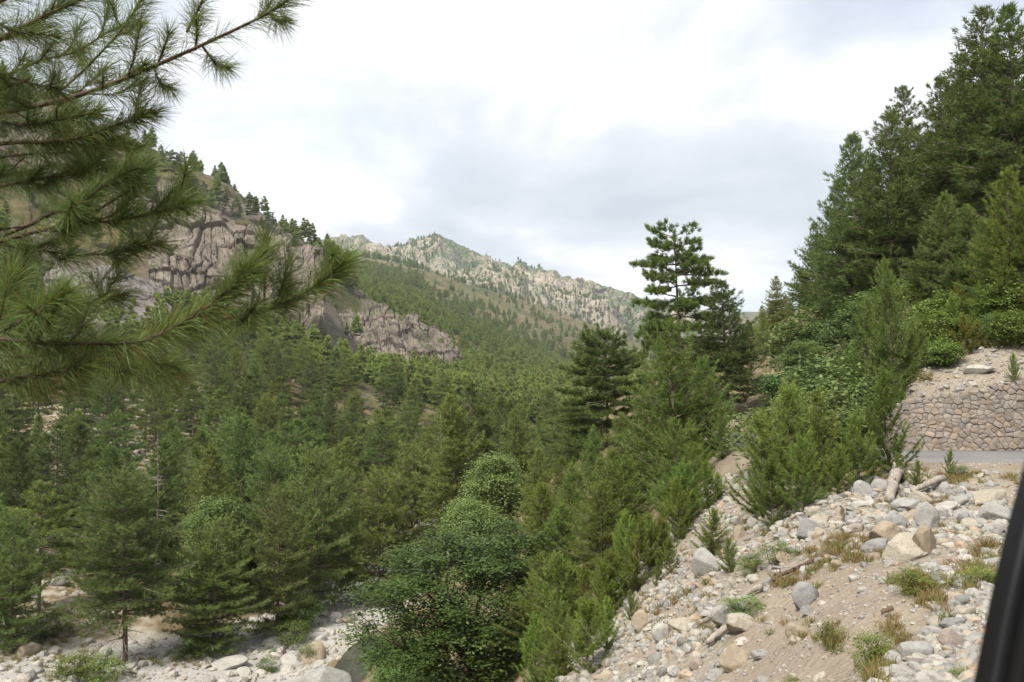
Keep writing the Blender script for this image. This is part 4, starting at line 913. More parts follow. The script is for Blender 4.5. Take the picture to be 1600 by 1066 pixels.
# ------------------------------------------------------------------ young pines filling the foot of the scree
rng = np.random.default_rng(404); fx = []
fill = [(rng.uniform(840, 1120), math.exp(rng.uniform(math.log(22), math.log(58)))) for _ in range(1600)]
for px, Y in fill:
    x = (px - 800) / FPX * Y; z = float(tz(x, Y)[0]); _, py = proj(np.array([x, Y, z]))
    edge = np.interp(py, [700, 760, 850, 930, 1000, 1080], [1150, 1110, 1040, 965, 905, 850])
    if px > edge - 12 or py > 1130: continue
    sp = 1.15 + .028 * Y
    if fx and (np.hypot(np.array(fx)[:, 0] - x, np.array(fx)[:, 1] - Y) < sp).any(): continue
    hxy = np.array([(p[0], p[1]) for p in PLANTS])
    if (np.hypot(hxy[:, 0] - x, hxy[:, 1] - Y) < sp * .75).any() or polydist(np.array([x]), np.array([Y]), RIVER)[0][0] < 6 or polydist(np.array([x]), np.array([Y]), ROAD)[0][0] < 3.4: continue
    fx.append((x, Y)); h = rng.uniform(.9, 1.15) * np.interp(Y, [20, 28, 36, 55], [1.7, 3.2, 5.0, 8.0])
    ti = int(rng.integers(0, 4)); tn, tc_ = [('dusky', (.72, .8, .74)), ('green', (.84, .9, .84)), ('olive', (.95, .9, .82)), ('rust flecked', (.95, .86, .74))][ti]
    h = min(h, float(at(px, np.interp(px, [840, 960, 1060, 1120], [720, 665, 600, 650]) + rng.uniform(0, 60), Y)[2]) - z); h = max(h, .8)
    key = 'sapling' if h < 2.6 else ('young' if h < 6.5 else 'conical')
    plant(key, x, Y, None, h, rng.uniform(1.05, 1.3), None, None, tc_, describe(f'{tn} {"small" if h < 2.6 else "bushy"} young pine', px, py - h / Y * FPX * .6), 'pine', GS, 'young_pine', rng)
print('young fill', len(fx))

rim = [(1118,790),(1098,806),(1075,838),(1052,866),(1030,880),(1042,905),(1010,915),(985,935),(1002,960),(960,965),(940,990),(965,1010),(915,1020),(935,1045),(895,1050),(880,1080),(1080,815),(1062,890),(925,960),(1135,775),(850,1075),(905,985),(1020,850),(990,890),(955,930),(1095,770),(1068,800)]
rh_ = hit([q[0] for q in rim], [q[1] for q in rim])
for k, ((px, py), P) in enumerate(zip(rim, rh_)):
    hpx = [70, 46, 95, 58, 80, 40, 110][k % 7]; ti = k % 4; tn, tc_ = [('fresh green', (.95, 1.0, .85)), ('olive', (1.05, .98, .85)), ('rust flecked', (1.05, .92, .76)), ('bright', (1.15, 1.15, .95))][ti]
    plant('sapling', P[0] - .2, P[1] + .2, None, hpx / FPX * P[1], [1.2, 1.5, 1.1][k % 3], k, None, tc_, describe(f'{tn} {"knee high" if hpx < 60 else "waist high"} sapling', px, py - hpx / 2), 'pine', GS, 'young_pine', rng)
upl = [(1445,545,60),(1470,520,70),(1500,500,60),(1525,482,70),(1555,470,60),(1590,455,60),(1570,430,70),(1540,440,70),(1510,470,70),(1600,490,46),(1585,520,40),(1480,555,46),(1520,530,40),(1460,490,80),(1490,455,80),(1425,560,60),(1550,505,40),(1610,430,70),(1445,575,56),(1475,572,50),(1508,556,60),(1560,545,54),(1590,540,60),(1530,545,44),(1490,535,70),(1575,500,70),(1545,485,80),(1600,470,70),(1465,548,66)]
rh_ = hit([q[0] for q in upl], [q[1] for q in upl])
for k, ((px, py, hpx), P) in enumerate(zip(upl, rh_)):
    if P[1] < 31.5: continue
    key = ['sapling', 'bush', 'sapling'][k % 3]; tc_ = [(1.0, 1.0, .85), (1.05, 1.1, .9), (1.2, .9, .72)][k % 3]
    plant(key, P[0], P[1], None, hpx / FPX * P[1], 1.3, k, None, tc_, describe(['green sapling', 'yellow green bush', 'reddish sapling'][k % 3] + ' above the wall', px, py - hpx / 2), 'pine' if key == 'sapling' else 'bush', GS if key == 'sapling' else 'bushes on the right slope', 'young_pine' if key == 'sapling' else 'bush', rng)
bank_ = [(596,1040,70),(622,1062,80),(575,1075,60),(640,1085,80),(610,1010,50),(660,1100,80)]
rh_ = hit([q[0] for q in bank_], [q[1] for q in bank_])
for k, ((px, py, hpx), P) in enumerate(zip(bank_, rh_)):
    if polydist(P[:1], P[1:2], STREAM)[0][0] < 1.4: continue
    plant('bush', P[0], P[1], None, hpx / FPX * P[1], 1.3, k, None, (.62, .7, .64), describe(['low dark', 'dusky green', 'deep green'][k % 3] + ' bush on the near bank of the stream', px, py - hpx / 2), 'bush', 'bushes by the stream', 'bush', rng)
# ------------------------------------------------------------------ stone wall
def clip_poly(poly, nx, ny, c):
    out = []
    for k in range(len(poly)):
        a = poly[k]; b = poly[(k + 1) % len(poly)]; da = nx * a[0] + ny * a[1] - c; db = nx * b[0] + ny * b[1] - c
        if da <= 0: out.append(a)
        if (da < 0) != (db < 0) and da != db:
            t = da / (da - db); out.append((a[0] + t * (b[0] - a[0]), a[1] + t * (b[1] - a[1])))
    return out
M_WALL = stone_mat('wall_stone', (0.20, 0.178, 0.152), (0.275, 0.245, 0.212), (0.345, 0.312, 0.275), 2.5)
M_MORTAR = stone_mat('wall_joint', (0.20, 0.175, 0.145), (0.26, 0.23, 0.195), (0.31, 0.28, 0.24), 4.0)
wp = smooth_path([(14.15, 32.6), (14.2, 31.4), (14.7, 30.4), (16.2, 29.95), (17.2, 29.9), (18.6, 29.9)], 10)
ws = np.concatenate([[0], np.cumsum(np.hypot(*np.diff(wp, axis=0).T))]); WL = ws[-1]; wt = np.gradient(wp, axis=0); wt /= np.linalg.norm(wt, axis=1)[:, None]
def wall_pt(s, h, off):
    x = np.interp(s, ws, wp[:, 0]); y = np.interp(s, ws, wp[:, 1]); tx = np.interp(s, ws, wt[:, 0]); ty = np.interp(s, ws, wt[:, 1]); L = np.hypot(tx, ty)
    return np.stack([x + ty / L * off, y - tx / L * off, RZ - 0.12 + h + 0 * s], -1)      # off > 0: towards the road
def wall_top(s): return np.interp(s, [0, 1.5, 3, 5, WL], [1.5, 1.85, 2.02, 2.4, 2.6]) 
wroot = tag(link('retaining_wall', None, None, (16, 30, RZ)), 'rough stone retaining wall beside the asphalt road', 'wall')
def loc_(P): return P - np.array([16, 30, RZ])
ss = np.linspace(0, WL, 60); sec = [(0.0, 0.0), (1.0, 0.0), (1.0, -0.75), (0.0, -0.9)]
V = np.stack([loc_(wall_pt(ss, wall_top(ss) * hh * .97, oo)) for hh, oo in sec], 1); k = 4
i = np.arange(59)[:, None] * k + np.arange(k)[None]; j = np.arange(59)[:, None] * k + (np.arange(k) + 1)[None] % k
Q = np.stack([i, i + k, j + k, j], -1).reshape(-1, 4)
link('mortar_core', make_mesh('mortar_core', V.reshape(-1, 3), [(0, 1, 2), (0, 2, 3), (236, 238, 237), (236, 239, 238)], Q, False, None, [M_MORTAR]), wroot)
rng = np.random.default_rng(11); sites = []
h = 0.12; row = 0
while h < 2.7:
    rh = rng.uniform(.14, .225); s = rng.uniform(0, .2)
    while s < WL:
        w = rng.uniform(.15, .38); sites.append((s + w / 2, h + rng.uniform(-.075, .075))); s += w
    h += rh
sites = [p for p in sites if p[0] < WL and p[1] < wall_top(p[0]) + .05]
SA = np.array(sites); nst = 0; order = np.argsort(-SA[:, 0])
for q in range(len(SA)):
    s, h = SA[q]; poly = [(s - .6, h - .5), (s + .6, h - .5), (s + .6, h + .5), (s - .6, h + .5)]
    d = np.hypot(SA[:, 0] - s, (SA[:, 1] - h) * 1.15); 
    for b in np.argsort(d)[1:16]:
        dx, dy = SA[b, 0] - s, (SA[b, 1] - h) * 1.3; L = math.hypot(dx, dy); nx, ny = dx / L, dy / L
        c = nx * (s + SA[b, 0]) / 2 + ny * (h + SA[b, 1]) / 2 - .003
        poly = clip_poly(poly, nx, ny, c)
        if len(poly) < 3: break
    if len(poly) >= 3: poly = clip_poly(poly, 0, 1, float(wall_top(s)) + rng.uniform(-.08, .07))
    if len(poly) >= 3: poly = clip_poly(poly, 0, -1, -0.02)
    if len(poly) < 3: continue
    a = np.array(poly); c = a.mean(0); n = len(a); pr_ = rng.uniform(.015, .06)
    rings = []
    for f, o in ((1.0, -.10), (1.0, pr_ * .45), (.96, pr_ * .85), (.86, pr_)):
        b = c + (a - c) * f; rings.append(loc_(wall_pt(b[:, 0], b[:, 1], o + rng.normal(size=n) * .010)))
    V = np.concatenate(rings + [loc_(wall_pt(c[0:1], c[1:2], pr_ + .01))]); o_ = V.mean(0)
    kk = np.arange(n); k2 = (kk + 1) % n
    Q = np.concatenate([np.stack([r * n + kk, r * n + k2, (r + 1) * n + k2, (r + 1) * n + kk], -1) for r in range(3)])
    T = np.stack([3 * n + kk, 3 * n + k2, np.full(n, 4 * n)], -1)
    ob = link('stone', make_mesh('stone', V - o_, T, Q, False, None, [M_WALL]), wroot, o_)
    tn = rng.choice(5, p=[.30, .25, .2, .15, .1]); base = [(1, .97, .95), (.9, .9, .92), (1.1, 1.0, .90), (1.06, 1.03, 1.02), (.86, .79, .73)][tn]; v = rng.uniform(.88, 1.1)
    ob.color = (base[0] * v, base[1] * v, base[2] * v, 1); nst += 1
print('wall stones', nst)

# ------------------------------------------------------------------ boulders and rubble
def rock_shape(seed, sub, ncut, rough, roundness):
    rng = np.random.default_rng(seed)
    t = (1 + 5 ** .5) / 2
    V = [(-1, t, 0), (1, t, 0), (-1, -t, 0), (1, -t, 0), (0, -1, t), (0, 1, t), (0, -1, -t), (0, 1, -t), (t, 0, -1), (t, 0, 1), (-t, 0, -1), (-t, 0, 1)]
    F = [(0,11,5),(0,5,1),(0,1,7),(0,7,10),(0,10,11),(1,5,9),(5,11,4),(11,10,2),(10,7,6),(7,1,8),(3,9,4),(3,4,2),(3,2,6),(3,6,8),(3,8,9),(4,9,5),(2,4,11),(6,2,10),(8,6,7),(9,8,1)]
    V = [np.array(v) / np.linalg.norm(v) for v in V]
    for _ in range(sub):
        mid = {}; G = []
        def m(a, b):
            kx = (min(a, b), max(a, b))
            if kx not in mid: c = V[a] + V[b]; V.append(c / np.linalg.norm(c)); mid[kx] = len(V) - 1
            return mid[kx]
        for a, b, c in F:
            x, y, z = m(a, b), m(b, c), m(c, a); G += [(a, x, z), (b, y, x), (c, z, y), (x, y, z)]
        F = G
    V = np.array(V); Nn = unit(rng.normal(size=(ncut, 3))); D = rng.uniform(.62, 1.0, ncut)
    dt = np.maximum(V @ Nn.T, 1e-3); R = np.minimum((D / dt).min(1), 1.15)
    R = R * (1 - roundness) + roundness * .9
    R = R * (1 + rough * (fbm(V[:, 0] * 3 + seed, V[:, 1] * 3 + V[:, 2] * 2.3, seed, 4) - .5) * 2)
    V = V * R[:, None] * rng.uniform(.75, 1.2, 3)
    V -= (V.max(0) + V.min(0)) / 2; V /= (V.max(0) - V.min(0)).max()      # longest side 1
    return V, np.array(F)
ANG = [make_mesh('boulder', *rock_shape(500 + s, 3, 10 + s % 5, .035, .04 + .03 * (s % 3)), None, False, None, [M_STONE]) for s in range(10)]
RND = [make_mesh('boulder', *rock_shape(540 + s, 3, 16, .06, .45), None, True, None, [M_STONE]) for s in range(7)]
TON = [('pale grey', (1.05, 1.05, 1.06)), ('grey', (.82, .84, .87)), ('cream', (1.18, 1.10, .95)), ('tan', (1.02, .88, .70)), ('whitish', (1.28, 1.27, 1.24)), ('pinkish', (1.0, .88, .80))]
def boulder(x, y, w, ang=True, tone=0, sq=(1, 1, 1), rot=None, lab=None, grp=None, var=0, tilt=None, sink=.36, z=None, rng=np.random.default_rng(3)):
    me = (ANG if ang else RND)[var % (10 if ang else 7)]
    v = np.array([me.vertices[0].co]); zg = float(tz(x, y)[0]) if z is None else z
    o = link('boulder', me, None); o.scale = (w * sq[0], w * sq[1], w * sq[2])
    o.rotation_euler = (rng.uniform(-.35, .35), rng.uniform(-.35, .35), rng.uniform(0, 2 * PI) if rot is None else rot) if tilt is None else tilt
    o.location = (x, y, zg + w * sq[2] * (.42 - sink) * .8); c = TON[tone][1]; o.color = (*c, 1)
    tag(o, lab, 'boulder', grp); return o
GB = 'boulders on the scree slope'; GRV = 'boulders in the riverbed'; GBK = 'rocks on the left bank'; GUP = 'rocks above the wall'
MARKS_BACK = list(MARKS); del MARKS[:]
BO = [ # photo x, y of the foot, width in photo px, tone, angular, flatness, label, mark
 (1428,875,78,2,1,.75,'large cream slab shaped boulder at the top of the dirt hollow','the cream slab boulder'), (1395,846,64,3,1,.8,'tan square boulder behind the cream slab boulder','the tan square boulder'),
 (1453,868,48,3,1,1.3,'upright tan boulder touching the right of the cream slab boulder',None), (1422,800,44,0,1,1.0,'angular pale grey boulder below the fallen log','the angular grey boulder'),
 (1446,788,36,2,1,.9,'cream block beside the angular grey boulder under the log',None), (1454,826,38,0,1,1.35,'tall pale flat faced boulder in the middle of the boulder pile','the tall flat faced boulder'),
 (1386,835,28,1,1,1.2,'pointed grey boulder leaning left of the tan square boulder',None), (1404,828,34,1,1,1.1,'dull grey boulder between the pointed one and the tall flat one',None),
 (1374,858,36,1,1,.8,'dark cracked boulder with a black gap under it',None), (1268,838,40,1,1,1.1,'grey block at the left end of the boulder ridge','the left end grey block'),
 (1352,776,28,0,1,1.1,'steep grey boulder under the roadside clump',None), (1380,768,30,0,1,1.0,'pale boulder tucked beside the standing log stump',None),
 (1280,808,30,2,1,.9,'pale tan boulder above the left end grey block',None), (1504,790,30,0,0,.9,'rounded light boulder on the right of the verge','the rounded verge boulder'),
 (1527,787,32,0,0,.9,'round pale boulder next to the rounded verge boulder',None), (1484,800,34,4,0,.8,'white rounded boulder in front of the lone verge sapling',None),
 (1510,815,24,1,0,1.0,'bluish grey stone alone on the sandy rim',None), (1556,790,56,2,1,.8,'wide cream boulder at the right end of the verge','the wide cream boulder'),
 (1574,820,70,0,1,.8,'big pale boulder beside the black window frame','the big pale frame side boulder'), (1340,832,26,5,1,1,'pinkish stone in the boulder pile',None),
 (1560,890,44,0,1,.8,'pale boulder close to the black window frame above the cobbles',None), (1470,915,28,1,1,1.2,'grey upright stone in the grass right of the dirt hollow','the grey upright grass stone'),
 (1333,862,24,2,1,1,'cream stone at the left lip of the dirt hollow',None), (1262,948,46,1,1,1.1,'weathered grey boulder sitting in the left side of the dirt hollow','the weathered hollow boulder'),
 (1254,996,42,3,1,1.0,'tan boulder below the weathered hollow boulder',None), (1268,958,36,1,1,.45,'flat slab of stone against the weathered hollow boulder',None),
 (1152,1045,48,3,1,1.2,'brown earthy boulder at the lower left edge of the dirt hollow','the brown earthy boulder'), (1162,988,60,2,1,.7,'half buried tan boulder above the brown earthy boulder',None),
 (1144,975,54,0,1,1.0,'leaning pale slab of rock above the white log','the leaning pale slab'), (1072,985,50,2,1,.8,'broad cream boulder on the left scree','the broad cream scree boulder'),
 (1108,896,44,0,1,1.3,'tall whitish boulder on the upper left scree','the tall whitish scree boulder'), (1138,890,28,4,0,.9,'white stone right of the tall whitish scree boulder',None),
 (1038,1000,38,4,1,1.0,'bright white boulder at the left rim of the scree','the bright white rim boulder'), (1005,985,34,3,1,1.1,'brownish boulder above the bright white rim boulder',None),
 (1026,1030,36,5,1,.6,'flat pinkish boulder under the bright white rim boulder',None), (1230,880,34,3,1,.8,'dark undercut boulder in the middle of the scree',None),
 (1212,860,30,2,1,.7,'cream flat rock above the undercut scree boulder',None), (1090,1046,30,5,0,1,'round pinkish stone low on the left scree',None),
 (1400,1040,40,0,0,.9,'rounded pale cobble at the foot of the cobble run','the foot cobble'), (1440,1030,46,0,0,1,'large rounded grey cobble in the cobble run','the large cobble'),
 (1493,1012,46,5,1,1,'large pinkish block in the cobble run','the pinkish cobble block'), (1420,1064,44,4,0,.8,'white cobble cut by the bottom edge',None), (1464,980,28,2,0,.8,'cream cobble at the left edge of the cobble run',None),
 (1495,985,36,1,0,.9,'blue grey cobble above the pinkish block',None), (1512,968,36,2,0,.9,'cream cobble near the top of the cobble run',None), (1468,1014,30,2,0,.9,'cream cobble left of the pinkish block',None),
 (1512,945,28,1,0,.8,'bluish cobble at the top of the cobble run',None), (1530,1010,34,0,0,.9,'pale cobble beside the black window frame at the cobble run',None),
 (1350,925,16,4,0,.8,'small white stone lying alone in the dirt hollow',None),
 ]
rngb = np.random.default_rng(21); bh = hit([b[0] for b in BO], [b[1] for b in BO]); BXY = []
for (px, py, wpx, tn, an, fl, lab, mk), P in zip(BO, bh):
    w = wpx / FPX * P[1] * 1.12; USED[lab] = 1
    sq = (1.0, rngb.uniform(.7, .95), .78 * fl) if fl <= 1 else (1 / fl * 1.02, .75 / fl, 1.0)
    boulder(P[0], P[1] + w * .3, w * (fl if fl > 1 else 1), an, tn, sq, rngb.uniform(-.6, .6), lab, GB, int(px + py), None, .20, rng=rngb); BXY.append((P[0], P[1] + w * .3, w * .5))
    if mk: MARKS.append((mk, px, py))
MARKS += [('the dark sapling by the wall', 1390, 690), ('the lone verge sapling', 1484, 740), ('the dirt hollow', 1340, 960), ('the tallest roadside sapling', 1215, 800)]
def scatter_boulders(poly, n, wmin, wmax, ang, grp, head, seed, wlim=None, sink=.36, ok=None, flat=.75):
    rng = np.random.default_rng(seed); a = np.array(poly); made = 0
    for _ in range(n * 60):
        if made >= n: break
        x = rng.uniform(a[:, 0].min(), a[:, 0].max()); y = rng.uniform(a[:, 1].min(), a[:, 1].max())
        if not inpoly(np.array([x]), np.array([y]), poly)[0] or (ok and not ok(x, y)): continue
        px, py = proj(np.array([x, y, float(tz(x, y)[0])]))
        if not (-40 < px < 1640 and 0 < py < 1100): continue
        w = wmin * (wmax / wmin) ** (rng.random() ** 2.0)
        if any((x - q[0]) ** 2 + (y - q[1]) ** 2 < (q[2] + w * .45) ** 2 for q in BXY): continue
        tn = int(rng.choice(6, p=[.32, .2, .14, .08, .2, .06] if grp != GRV else [.3, .04, .12, .02, .48, .04])); an = ang if isinstance(ang, bool) else rng.random() < ang
        sz = 'big' if w > .55 * wmax else 'small' if w < 1.5 * wmin else 'mid sized'
        lab = describe(f'{sz} {TON[tn][0]} {"angular" if an else "rounded"} {head}', px, py)
        boulder(x, y, w, an, tn, (1, rng.uniform(.7, 1), rng.uniform(flat - .2, flat + .15)), None, lab, grp, int(rng.integers(99)), None, sink, rng=rng); BXY.append((x, y, w * .5)); made += 1
    return made
def nodirt(x, y): return not inpoly(np.array([x]), np.array([y]), Z_DIRT)[0] and polydist(np.array([x]), np.array([y]), ROAD)[0][0] > 4.6
n1 = scatter_boulders(Z_SCREE, 125, .20, .52, .85, GB, 'scree boulder', 31, ok=nodirt)
Z_COB = zone([(1440,1000),(1470,960),(1520,930),(1620,930),(1620,1120),(1360,1120)])
n2 = scatter_boulders(Z_COB, 26, .12, .30, .35, GB, 'cobble', 32)
# above the wall
MARKS[:] = [('the left end of the wall', 1420, 610), ('the middle of the wall top', 1500, 605), ('the right end of the wall', 1590, 590), ('the dark wall top sapling', 1583, 560), ('the slender pine behind the wall', 1400, 540), ('the upper right slope', 1580, 480)]
MARKS.append(('the white slab above the wall', 1535, 575))
P = hit([1535], [588])[0]; boulder(P[0], P[1] + .3, 1.15, True, 4, (1, .7, .42), -.15, 'long white slab boulder resting above the stone wall', GUP, 4, (.05, -.12, -.2), .1); BXY.append((P[0], P[1] + .3, .6))
n3 = scatter_boulders(Z_UP, 26, .25, .6, .85, GUP, 'rock', 33, flat=.8)
# river
MARKS[:] = [('the bright riverbank pine', 340, 960), ('the bare trunked river pine', 205, 1020), ('the big leafy tree', 610, 980), ('the stream pool', 545, 1040), ('the tall olive riverbed pine', 500, 930), ('the bank bush', 465, 985), ('the bottom edge', 380, 1062)]
RB = [(480,1040,64,3,0,.6,'large smooth tan boulder beside the stream pool'), (505,1080,100,0,1,.5,'great flat grey boulder at the bottom edge by the pool'), (452,1044,56,4,0,.55,'broad white boulder in the middle of the riverbed'),
      (352,1046,56,4,0,.45,'low white slab boulder near the bottom of the riverbed'), (482,958,26,0,0,.95,'egg shaped grey boulder at the far end of the riverbed'), (521,972,28,4,0,.75,'white dome boulder near the big leafy tree'),
      (505,966,24,2,0,.7,'cream boulder between the egg shaped one and the white dome'), (535,1006,22,0,1,.9,'pale upright stone by the stream'), (560,1028,34,4,0,.6,'white boulder half under the leafy branches'), (515,992,20,4,0,.7,'small white stone above the stream'),
      (541,975,20,3,0,.7,'rusty stone at the far end of the riverbed'), (500,1005,20,4,0,.8,'white cobble upstream of the pool'), (440,960,40,5,1,.6,'pinkish flat rock at the pine foot by the riverbed'), (420,1010,30,4,0,.5,'white flat stone left of the bank bush')]
rh = hit([b[0] for b in RB], [b[1] for b in RB])
for (px, py, wpx, tn, an, fl, lab), P in zip(RB, rh):
    w = wpx / FPX * P[1] * 1.08; USED[lab] = 1; boulder(P[0], P[1] + w * .3, w, bool(an), tn, (1, .85, .85 * fl), rngb.uniform(-.5, .5), lab, GRV, int(px), None, .22, rng=rngb); BXY.append((P[0], P[1] + w * .3, w * .5))
rl = smooth_path(RIVER[:7], 6); tl = np.gradient(rl, axis=0); tl /= np.linalg.norm(tl, axis=1)[:, None]; nl = np.stack([-tl[:, 1], tl[:, 0]], -1)
Z_RIV = [tuple(p) for p in (rl + nl * 6.2)] + [tuple(p) for p in (rl - nl * 6.2)[::-1]]
n4 = scatter_boulders(Z_RIV, 46, .35, 1.5, .25, GRV, 'riverbed boulder', 34, flat=.6)
MARKS[:] = [('the dark layered bank pine', 92, 740), ('the thin tall pine', 163, 690), ('the yellow green bank pine', 75, 860), ('the bare trunked river pine', 200, 960), ('the lower left corner', 30, 1050), ('the dark left edge pine', 15, 720), ('the left edge', 5, 900)]
BK = [(50,722,40,3,1,.8,'big tan boulder between the two dark bank pines'), (42,1025,32,3,0,1.0,'rounded mossy tan boulder near the lower left corner'), (66,1030,26,1,1,.9,'grey boulder right of the mossy lower left boulder'), (130,775,30,4,1,.6,'white tilted rock among the left bank pines'), (88,915,40,4,1,.5,'long white rock behind the yellow green bank pine'), (50,1000,34,0,1,.7,'pale rock above the mossy lower left boulder')]
rh = hit([b[0] for b in BK], [b[1] for b in BK])
for (px, py, wpx, tn, an, fl, lab), P in zip(BK, rh):
    w = wpx / FPX * P[1] * 1.1; USED[lab] = 1; boulder(P[0], P[1] + w * .2, w, bool(an), tn, (1, .85, .8 * fl), None, lab, GBK, int(px), None, .25, rng=rngb); BXY.append((P[0], P[1] + w * .2, w * .5))
n5 = scatter_boulders(Z_BANK, 28, .5, 2.0, .8, GBK, 'bank rock', 35, sink=.32)
print('boulders', len(BO), n1, n2, n3, n4, n5)
# loose stones past counting
SM = [rock_shape(700 + s, 1, 9, .05, .15) for s in range(8)]; SM0 = [rock_shape(720 + s, 0, 8, .10, .2) for s in range(8)]
def rubble(name, polys, dens, wmin, wmax, label, seed, ok=None, flat=.7, big=.17, white=0):
    rng = np.random.default_rng(seed); g = Geo(); tone = []; tot = 0
    for poly, n in zip(polys, dens):
        a = np.array(poly); X = rng.uniform(a[:, 0].min(), a[:, 0].max(), n * 4); Y = rng.uniform(a[:, 1].min(), a[:, 1].max(), n * 4)
        m = inpoly(X, Y, poly)
        if ok is not None: m &= ok(X, Y, rng)
        X, Y = X[m][:n], Y[m][:n]; Z = tz(X, Y); W = wmin * (wmax / wmin) ** (rng.random(len(X)) ** 2.3)
        for k in range(len(X)):
            V, F = (SM if W[k] > big else SM0)[rng.integers(8)]; a_, b_, c_ = rng.uniform(0, 2 * PI), rng.normal() * .5, rng.normal() * .5
            Rz = np.array([[math.cos(a_), -math.sin(a_), 0], [math.sin(a_), math.cos(a_), 0], [0, 0, 1]]); Rx = np.array([[1, 0, 0], [0, math.cos(b_), -math.sin(b_)], [0, math.sin(b_), math.cos(b_)]])
            g.add((V * np.array([1, rng.uniform(.65, 1), rng.uniform(flat - .25, flat + .2)]) * W[k]) @ Rx.T @ Rz.T + np.array([X[k], Y[k], Z[k] + W[k] * .05]), F)
            tone.append(np.full(len(F), white + (1 - white) * rng.random() ** .9 if white == 0 else min(.8, max(.5, rng.normal(.70, .05))))); tot += 1
    o = link(name, g.mesh(name, [M_RUBBLE], False, {'tone': ('FACE', np.concatenate(tone))})); tag(o, label, 'stones', kind='stuff'); print(name, tot); return o
def okscree(X, Y, rng):
    d = inpoly(X, Y, Z_DIRT); r, _ = polydist(X, Y, ROAD); cl = vnoise(X / 1.6, Y / 1.6, 8)
    return (~d | (rng.random(len(X)) < .05)) & (r > 3.5) & (rng.random(len(X)) < .35 + .9 * cl)
rubble('rubble', [Z_SCREE, Z_UP], [11500, 3600], .04, .30, 'loose granite rubble covering the scree slope', 51, lambda X, Y, rng: okscree(X, Y, rng) & ~(inpoly(X, Y, Z_VERGE) & (rng.random(len(X)) < .9)))
rubble('verge_gravel', [Z_VERGE, Z_DIRT], [900, 1500], .025, .09, 'small gravel on the verge and in the dirt hollow', 53, lambda X, Y, rng: (polydist(X, Y, ROAD)[0] > 2.8) & (rng.random(len(X)) < .4 + .8 * vnoise(X, Y, 4)), .6)
Z_SIDE = zone([(1640,740),(1900,745),(2100,900),(2000,1150),(1600,1150)])
rubble('side_rubble', [Z_SIDE], [2600], .05, .3, 'loose stones at the roadside beyond the window frame', 55, okscree)
rubble('cobble_run', [Z_COB], [2600], .035, .20, 'grey white cobbles running down beside the car window', 54, okscree)
def okriv(X, Y, rng): return polydist(X, Y, RIVER)[0] < 6.5
rubble('river_stones', [Z_RIV, Z_BANK], [4200, 1700], .16, 1.0, 'white stones covering the riverbed and the bank', 52, lambda X, Y, rng: rng.random(len(X)) < .9, .65, .5, 1)

# ------------------------------------------------------------------ stream
sl = smooth_path(STREAM, 6); tl = np.gradient(sl, axis=0); tl /= np.linalg.norm(tl, axis=1)[:, None]; nl = np.stack([-tl[:, 1], tl[:, 0]], -1)
wz = tz(sl[:, 0], sl[:, 1]); wz = np.minimum.accumulate(wz) + .30
V = np.stack([np.concatenate([sl + nl * o, wz[:, None]], 1) for o in (-1.5, -.7, 0, .7, 1.5)], 1); k = 5
i = np.arange(len(sl) - 1)[:, None] * k + np.arange(k - 1)[None]; Q = np.stack([i, i + 1, i + k + 1, i + k], -1).reshape(-1, 4)
M_WATER, n, l, out = newmat('stream_water')
g = n.new('ShaderNodeNewGeometry'); f = noise(n, l, g.outputs['Position'], 2.5, 4, .6)
r = ramp(n, [(.35, (.035, .038, .028)), (.65, (.075, .07, .05))]); l.new(f, r.inputs[0])
b = n.new('ShaderNodeBsdfPrincipled'); l.new(r.outputs[0], b.inputs['Base Color']); b.inputs['Roughness'].default_value = .06
bp = n.new('ShaderNodeBump'); bp.inputs['Strength'].default_value = .35; bp.inputs['Distance'].default_value = .05; l.new(noise(n, l, g.outputs['Position'], 6, 3, .5), bp.inputs['Height']); l.new(bp.outputs[0], b.inputs['Normal'])
l.new(b.outputs[0], out.inputs[0])
tag(link('stream', make_mesh('stream', V.reshape(-1, 3), None, Q, True, None, [M_WATER])), 'shallow brownish mountain stream between white boulders', 'stream', kind='structure')

# ------------------------------------------------------------------ logs and sticks
def log(p0, p1, r0, r1, lab, name, knots=2, bend=.03, seed=0, lift=.0, lift1=.0, mat=None):
    rng = np.random.default_rng(seed); a, b = hit([p0[0], p1[0]], [p0[1], p1[1]]); a = a + np.array([0, 0, r0 * .8 + lift]); b = b + np.array([0, 0, r1 * .8 + lift1]); L = np.linalg.norm(b - a)
    s = np.linspace(0, 1, 9)[:, None]; pts = a * (1 - s) + b * s + np.sin(s * PI) * np.array([rng.normal(), rng.normal(), .5]) * bend * L + rng.normal(size=(9, 3)) * .01 * L
    g = Geo(); g.tube(pts - a, np.linspace(r0, r1, 9) * rng.uniform(.92, 1.08, 9), 9)
    for k in range(knots):
        i = int(rng.integers(2, 8)); d = unit(rng.normal(size=3) + np.array([0, 0, .8])); g.tube([pts[i] - a, pts[i] - a + d * L * rng.uniform(.06, .16)], [r1 * .5, r1 * .15], 5)
    o = link(name, g.mesh(name, [mat or M_DEAD]), None, a); tag(o, lab, 'log' if name == 'log' else 'stick'); return o
log((1388,788), (1404,756), .10, .13, 'thick bleached log stump leaning up under the dark sapling', 'log', 3, .02, 1, 0, .25)
log((1425,780), (1472,762), .05, .08, 'bleached log lying on stones below the road', 'log', 1, .01, 2, .12, .15)
log((1104,1016), (1156,980), .05, .06, 'straight white peeled log on the lower scree', 'log', 0, .006, 3, .08, .12)
log((1200,918), (1295,876), .03, .045, 'long dark thin trunk lying across the grass of the scree', 'log', 2, .02, 4, .06, .08, M_TWIG)
log((1122,960), (1192,925), .03, .05, 'grey branch lying along the scree above the white log', 'branch', 2, .02, 5, .05, .06)
log((1100,980), (1140,955), .02, .03, 'thin reddish stick on the left scree', 'stick', 2, .03, 6, .04, .05, M_TWIG)
